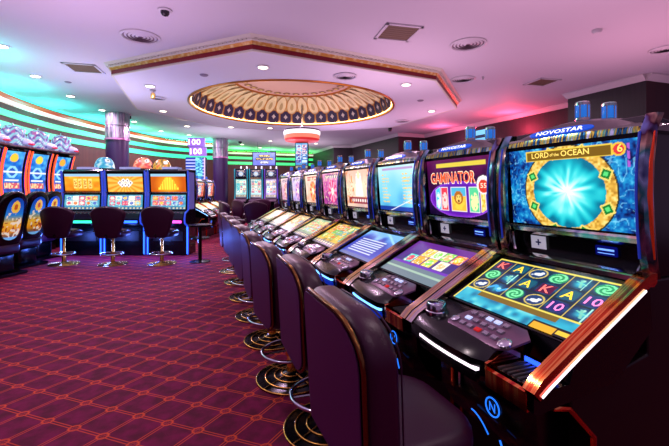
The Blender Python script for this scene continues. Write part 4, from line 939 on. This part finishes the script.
# hanging sign by the far wall
x, y = at_depth(264, 17.0); t = thing('hanging_sign', 'blue framed video sign hanging above the far machines', 'sign', (x, y, 0)); t.rotation_euler.z = VIEWROT
MB().box(0, .08, -.53, .53, 2.42, 3.06, .01).build('housing', mat('navy housing', (20, 20, 60), .3), t)
def tv(U, V, a):
    img = ramp(V*.5+vn(U*a, V, 5, 3)*.4, [(90, 100, 220), (130, 150, 240), (180, 180, 250)])
    for v0, w, c in ((.74, .26, (255, 225, 150)), (.5, .4, (255, 210, 130)), (.22, .2, (240, 240, 255))):
        put(img, (np.abs(V-v0) < .1) & (np.abs(U-.52) < w), (40, 40, 70)); put(img, (np.abs(V-v0) < .07) & (np.abs(U-.52) < w-.02) & (vn(U*a, V*.6, 26, int(v0*10)) > .38), c)
    return img
screen('display', F((-.004, 0, 2.74), (0, -1, 0), (0, 0, 1)), .98, .56, tv, 80, 46, t, SCRH)
MB().tube([(.04, -.3, 3.05), (.04, -.3, CZ)], .01).build('hanger', CHROME, t); MB().tube([(.04, .3, 3.05), (.04, .3, CZ)], .01).build('hanger', CHROME, t)

# number sign on striped stand
x, y = at_depth(195.5, 12.9); t = thing('jackpot_sign', 'tall blue striped light stand with two white number boards on top', 'sign', (x, y, 0)); t.rotation_euler.z = VIEWROT
def stripes(U, V, a):
    img = ramp(.5+.5*np.sin(V*2*PI*9), [(20, 40, 150), (40, 90, 220), (230, 220, 255)]); put(img, (U > .5) & (U < .85), (40, 130, 200)); put(img, (U > .5) & (U < .85) & (vn(U, V*3, 12, 4) > .55), (130, 230, 240)); put(img, U > .93, (240, 200, 250)); return img
MB().box(0, .15, -.34, .34, 0, 2.46, .01).build('stand', BLACK, t)
screen('light_panel', F((-.004, 0, 1.97), (0, -1, 0), (0, 0, 1)), .66, .96, stripes, 40, 90, t, SCRH)
for zz, off in ((2.98, .0), (2.66, -.05)):
    b = MB().box(-.03, .12, -.30+off, .26+off, zz-.15, zz+.14, .01).build('number_board', mat('violet board', (110, 80, 170), .3, emit=(150, 110, 220), es=.7), t)
    text_mesh([('100', -.02-off, 0, .2, .40)], F((-.035, 0, zz), (0, -1, 0), (0, 0, 1)), 'number', mat('white number glow', (255, 255, 255), emit=(255, 240, 255), es=1.5), b)

# striped tower at the end of the front row and round light box above
x, y = at_depth(302, 8.7); t = thing('display_tower', 'blue patterned display tower under the round red light box', 'sign', (x, y, 0)); t.rotation_euler.z = VIEWROT
MB().box(0, .2, -.14, .16, 0, 2.44, .01).build('stand', BLACK, t)
screen('display', F((-.004, .01, 2.12), (0, -1, 0), (0, 0, 1)), .27, .60, tiles([(40, 120, 200), (140, 200, 240)], [(200, 230, 250), (40, 70, 170), (120, 60, 160), (240, 180, 190)], 2, 6, 3), 24, 60, t, SCRH)
x, y = at_depth(302, 8.75); t = thing('hanging_light_box', 'round red and white light box hanging under the ceiling', 'sign', (x, y, 0))
MB().lathe([(.30, 2.46), (.375, 2.475), (.395, 2.52)], 40).build('red_band', mat('red lit band', (210, 50, 50), .3, emit=(220, 50, 50), es=.7), t, smooth=40)
MB().lathe([(.395, 2.52), (.405, 2.55), (.405, 2.61)], 40).build('salmon_band', mat('salmon lit band', (240, 140, 110), .3, emit=(245, 130, 100), es=.8), t, smooth=40)
MB().lathe([(.41, 2.61), (.42, 2.62), (.42, 2.69), (.41, 2.70)], 40).build('white_band', mat('white lit band', (255, 250, 255), .3, emit=(255, 245, 255), es=1.2), t, smooth=40)
MB().lathe([(.41, 2.70), (.41, 2.73), (.05, 2.75)], 40).build('top_cap', mat('plum cap', (60, 40, 70), .4), t, smooth=40)
MB().tube([(0, 0, 2.74), (0, 0, SZ)], .02).build('hanger', CHROME, t)

# small lit sign behind the lion machine, and its red glow
t = thing('topper_sign', 'small lit sign with blue corner lamps behind the lion screen machine', 'sign', (2.25, 2.58, 0))
MB().box(0, .35, -.34, .34, 0, 1.66, .01).build('cabinet', BLACK, t)
MB().box(-.01, .02, -.20, .03, 1.74, 1.84, .004).build('sign_plate', mat('blue white sign', (120, 200, 240), .3, emit=(120, 200, 245), es=1.0), t)
MB().box(0, .03, -.2, .03, 1.66, 1.74).build('sign_foot', BLACK, t)
MB().box(-.012, -.008, -.18, .01, 1.775, 1.80).build('sign_mark', mat('navy ink'), t)

# ------------------------------------------------------------------ ceiling fixtures
LAMP = mat('warm lamp', (255, 240, 215), emit=(255, 232, 200), es=9.0)
def zof(px, py, soffit): return SZ if soffit else CZ
DL = [(2, 46, 0, 'far left downlight at the left edge of the photo'), (35.5, 76, 0, 'second downlight from the left edge'), (70.5, 96, 0, 'downlight near the left wall above the tall machines'), (102, 110, 0, 'downlight left of the mirrored column'),
      (134, 121.5, 0, 'downlight right of the mirrored column'), (161, 131, 0, 'downlight beside the curved wall behind the soffit'), (189, 135, 0, 'downlight above the number sign'), (242, 144.3, 0, 'yellowish downlight left of the hanging sign'),
      (270.5, 141, 0, 'downlight above the hanging sign'), (260, 147.5, 0, 'downlight just over the hanging sign frame'), (316, 143.5, 0, 'yellowish downlight right of the round light box'),
      (263, 67, 1, 'soffit downlight near the front point of the octagon'), (150, 86, 1, 'soffit downlight near the left corner of the octagon'), (163, 111, 1, 'soffit downlight left of the dome'), (187, 126, 1, 'soffit downlight at the far left side of the dome'),
      (231, 127, 1, 'soffit downlight behind the dome, left of centre'), (270, 128, 1, 'soffit downlight behind the dome centre'), (406, 84.5, 1, 'soffit downlight right of the dome'), (431.5, 111, 1, 'soffit downlight at the right corner of the octagon')]
first = None
for px, py, s, lab in DL:
    z = SZ-.004 if s else CZ; x, y = on_ceil(px, py, z)
    if first is None:
        d = thing('downlight', lab, 'ceiling light', (x, y, z), 0, 'recessed downlights')
        MB().lathe([(.075, -.012), (.10, -.010), (.105, 0), (.075, 0)], 24, cap=False).build('trim_ring', mat('white trim ring', (235, 230, 235), .4), d, smooth=40)
        MB().lathe([(.001, -.012), (.075, -.010)], 24, cap=False).build('lens', LAMP, d)
        first = d
    else: d = dup(first, (x, y, z), 0, lab)
def round_vent(px, py, s, r_, lab):
    z = SZ-.004 if s else CZ; x, y = on_ceil(px, py, z); t = thing('ceiling_vent', lab, 'vent', (x, y, z), 0, 'round ceiling vents')
    MB().lathe([(r_, 0), (r_, -.012), (r_*.9, -.022), (r_*.86, -.01), (r_*.86, 0)], 36, cap=False).build('frame', mat('vent enamel', (225, 215, 222), .4), t, smooth=40)
    MB().lathe([(.001, -.001), (r_*.88, -.001)], 30, cap=False).build('throat', mat('vent throat', (150, 118, 136), .7), t)
    for k in range(4): q = r_*(.2+.18*k); MB().lathe([(q-.012, -.014), (q+.014, -.004), (q+.012, -.002), (q-.016, -.012)], 30, cap=False).build('louvre', mat('vent enamel'), t, smooth=40)
round_vent(140.5, 36.5, 0, .26, 'large round vent in the left ceiling near the octagon'); round_vent(468, 44, 0, .26, 'large round vent right of the square grille'); round_vent(463, 79, 0, .23, 'round vent right of the octagon corner')
round_vent(345, 76, 1, .20, 'round vent on the soffit above the dome'); round_vent(402, 121, 1, .2, 'round vent at the far right of the soffit'); round_vent(665, 49, 0, .2, 'round vent cut by the right edge of the photo'); round_vent(158, 98, 1, .16, 'small round vent on the left side of the soffit')
def square_vent(px, py, w, lab):
    x, y = on_ceil(px, py, CZ); t = thing('ceiling_grille', lab, 'vent', (x, y, CZ), R(-8), 'square ceiling grilles')
    mb = MB()
    for a, b, c, d in ((-w, w, -w, -w+.04), (-w, w, w-.04, w), (-w, -w+.04, -w, w), (w-.04, w, -w, w)): mb.box(a, b, c, d, -.015, -.0005)
    mb.build('frame', mat('vent enamel'), t); MB().box(-w+.04, w-.04, -w+.04, w-.04, -.006, -.001).build('filter', mat('olive filter', (120, 96, 76), .8), t)
    mb = MB()
    for k in range(7): q = -w+.07+k*(2*w-.14)/6; mb.box(-w+.04, w-.04, q-.006, q+.006, -.010, -.006)
    mb.build('slats', mat('grille slat', (140, 115, 95), .6), t)
square_vent(84, 68, .26, 'square grille in the left ceiling'); square_vent(398, 32.5, .26, 'large square grille left of the round vent'); square_vent(542, 82, .24, 'square grille near the right wall')
def small_disc(px, py, s, r_, h, m, name, lab, cat):
    z = SZ-.004 if s else CZ; x, y = on_ceil(px, py, z); o = MB().lathe([(r_, 0), (r_, -h*.4), (r_*.7, -h), (r_*.2, -h*1.05)], 24).build(name, m, smooth=40); o.location = (x, y, z+.003); tag(o, lab, cat); return o
EN = mat('vent enamel'); DK = mat('dark dome', (40, 34, 44), .2)
x, y = on_ceil(165, 10, CZ); t = thing('security_camera', 'dark dome security camera on a white round plate at the top left of the ceiling', 'camera', (x, y, CZ))
MB().lathe([(.08, 0), (.08, -.012), (.06, -.018)], 24).build('mounting_plate', EN, t, smooth=40); MB().lathe([(.05, -.018), (.05, -.04), (.035, -.065), (.01, -.075)], 24).build('dome_lens', DK, t, smooth=40)
small_disc(597, 30, 0, .06, .05, EN, 'smoke_detector', 'white smoke detector in the right ceiling', 'smoke detector')
small_disc(204, 75, 1, .07, .02, mat('grey disc', (150, 130, 150), .5), 'sensor_disc', 'flat grey disc on the soffit left of the dome', 'sensor'); small_disc(68, 82, 0, .06, .02, mat('grey disc'), 'sensor_disc', 'flat grey disc in the left ceiling below the square grille', 'sensor')
small_disc(420.5, 100.5, 1, .07, .02, mat('grey disc'), 'sensor_disc', 'flat grey disc between the two right soffit downlights', 'sensor')
small_disc(390, 128, 0, .07, .12, DK, 'security_camera', 'dark dome security camera beyond the right of the soffit', 'camera'); small_disc(129, 116, 0, .06, .1, DK, 'security_camera', 'dark dome security camera by the mirrored column', 'camera'); small_disc(240, 141.5, 0, .08, .1, DK, 'security_camera', 'dark dome security camera left of the far hanging sign', 'camera')
small_disc(483, 77, 0, .02, .05, EN, 'sprinkler', 'small sprinkler head right of the round vent', 'sprinkler')
# spotlight hanging from soffit
x, y = on_ceil(153, 90, SZ); t = thing('spotlight', 'small brass spotlight hanging from the left of the soffit', 'light', (x, y, SZ-.005))
MB().lathe([(.05, 0), (.05, -.02), (.015, -.03), (.015, -.05)], 20).build('mount', EN, t, smooth=40); MB().lathe([(.03, -.05), (.045, -.08), (.04, -.16), (.02, -.17)], 20).build('head', mat('brass spot', (200, 170, 90), .3, .6), t, smooth=40)

# ------------------------------------------------------------------ light
def area(name, loc, size, power, col, rot=(0, 0, 0), spread=180):
    l = bpy.data.lights.new(name, 'AREA'); l.energy = power; l.size = size; l.color = col; l.shape = 'DISK'
    o = bpy.data.objects.new(name, l); COL.objects.link(o); o.location = loc; o.rotation_euler = rot; l.spread = R(spread); return o
def point(name, loc, power, col, r_=.1):
    l = bpy.data.lights.new(name, 'POINT'); l.energy = power; l.color = col; l.shadow_soft_size = r_
    o = bpy.data.objects.new(name, l); COL.objects.link(o); o.location = loc; return o
for px, py, s, lab in DL:
    z = (SZ if s else CZ)-.03; x, y = on_ceil(px, py, z); area('downlight_lamp', (x, y, z), .12, 26 if x < -1.5 else 60 if y > 9 else 22, (1, .62, .92))
for x, y in ((-1.5, 1.5), (2.0, .5), (-2, 4.2), (.2, 3.2), (5.5, 2.5), (6.5, 6.5), (.5, -2), (4, -2), (-4, 0)):
    area('downlight_lamp', (x, y, CZ-.03), .12, 17, (1, .78, .84))
UPC = (.95, .62, 1)
for x, y, p, c in ((3.3, 2.0, 46, (1, .52, .72)), (3.3, 5.6, 48, (1, .6, .85)), (6.2, 3.2, 42, (1, .44, .62)), (6.2, 8, 46, (1, .45, .68)), (0, -2.5, 60, UPC), (-3.2, 1.5, 60, (.75, .62, 1)), (-1.2, 4.5, 55, UPC),
                   (-1.6, 8.2, 60, (.8, .72, 1)), (1.8, 9.2, 55, (.95, .8, 1)), (4.4, 10.5, 50, UPC), (1.2, 14.5, 60, (.85, .8, 1)), (4.8, 16.5, 60, (.9, .75, .9)), (1.0, 1.2, 50, UPC)):
    area('added_ceiling_fill', (x, y, 1.95), 2.2, p*.52, c, rot=(PI, 0, 0))  # unseen upward fill lights, added to brighten the ceiling
for k in range(3, len(LEFT)-2, 5):
    p = Vector(LEFT[k]); q = Vector(LEFT[k+1]); d = (q-p).normalized()
    area('added_cove_fill', (p.x+d.y*.45, p.y-d.x*.45, 3.0), .7, 16, (.05, 1, .85) if k < 22 else (.1, 1, .5), rot=(PI, 0, 0))  # unseen lamps added below the cornice to widen the cove glow
for x in (2.6, 4.2, 5.8): area('added_cove_fill', (x, 20.0, 3.0), .8, 22, (.15, 1, .3), rot=(PI, 0, 0))
point('red_wall_glow', (8.3, 8.0, 3.05), 60, (1, .05, .12)); point('red_wall_glow', (8.0, 10.6, 3.1), 30, (1, .12, .3))
for px in (62, 104, 147, 189):
    x, y = at_depth(px, 7.35); point('blue_bank_glow', (x, y, .35), 20, (.1, .2, 1), .05)
W = bpy.data.worlds.new('world'); S.world = W; W.use_nodes = True
W.node_tree.nodes['Background'].inputs[0].default_value = (.60, .34, .68, 1); W.node_tree.nodes['Background'].inputs[1].default_value = .36
S.cycles.use_fast_gi = True; S.cycles.fast_gi_method = 'REPLACE'; S.cycles.ao_bounces = 1; S.cycles.ao_bounces_render = 1
W.light_settings.ao_factor = 1.0; W.light_settings.distance = 4
S.cycles.use_denoising = True
S.cycles.max_bounces = 6; S.cycles.sample_clamp_indirect = 4; S.cycles.caustics_reflective = False; S.cycles.caustics_refractive = False
S.view_settings.view_transform = 'Standard'; S.view_settings.look = 'None'; S.view_settings.gamma = 1; S.view_settings.exposure = 0; S.view_settings.use_curve_mapping = False
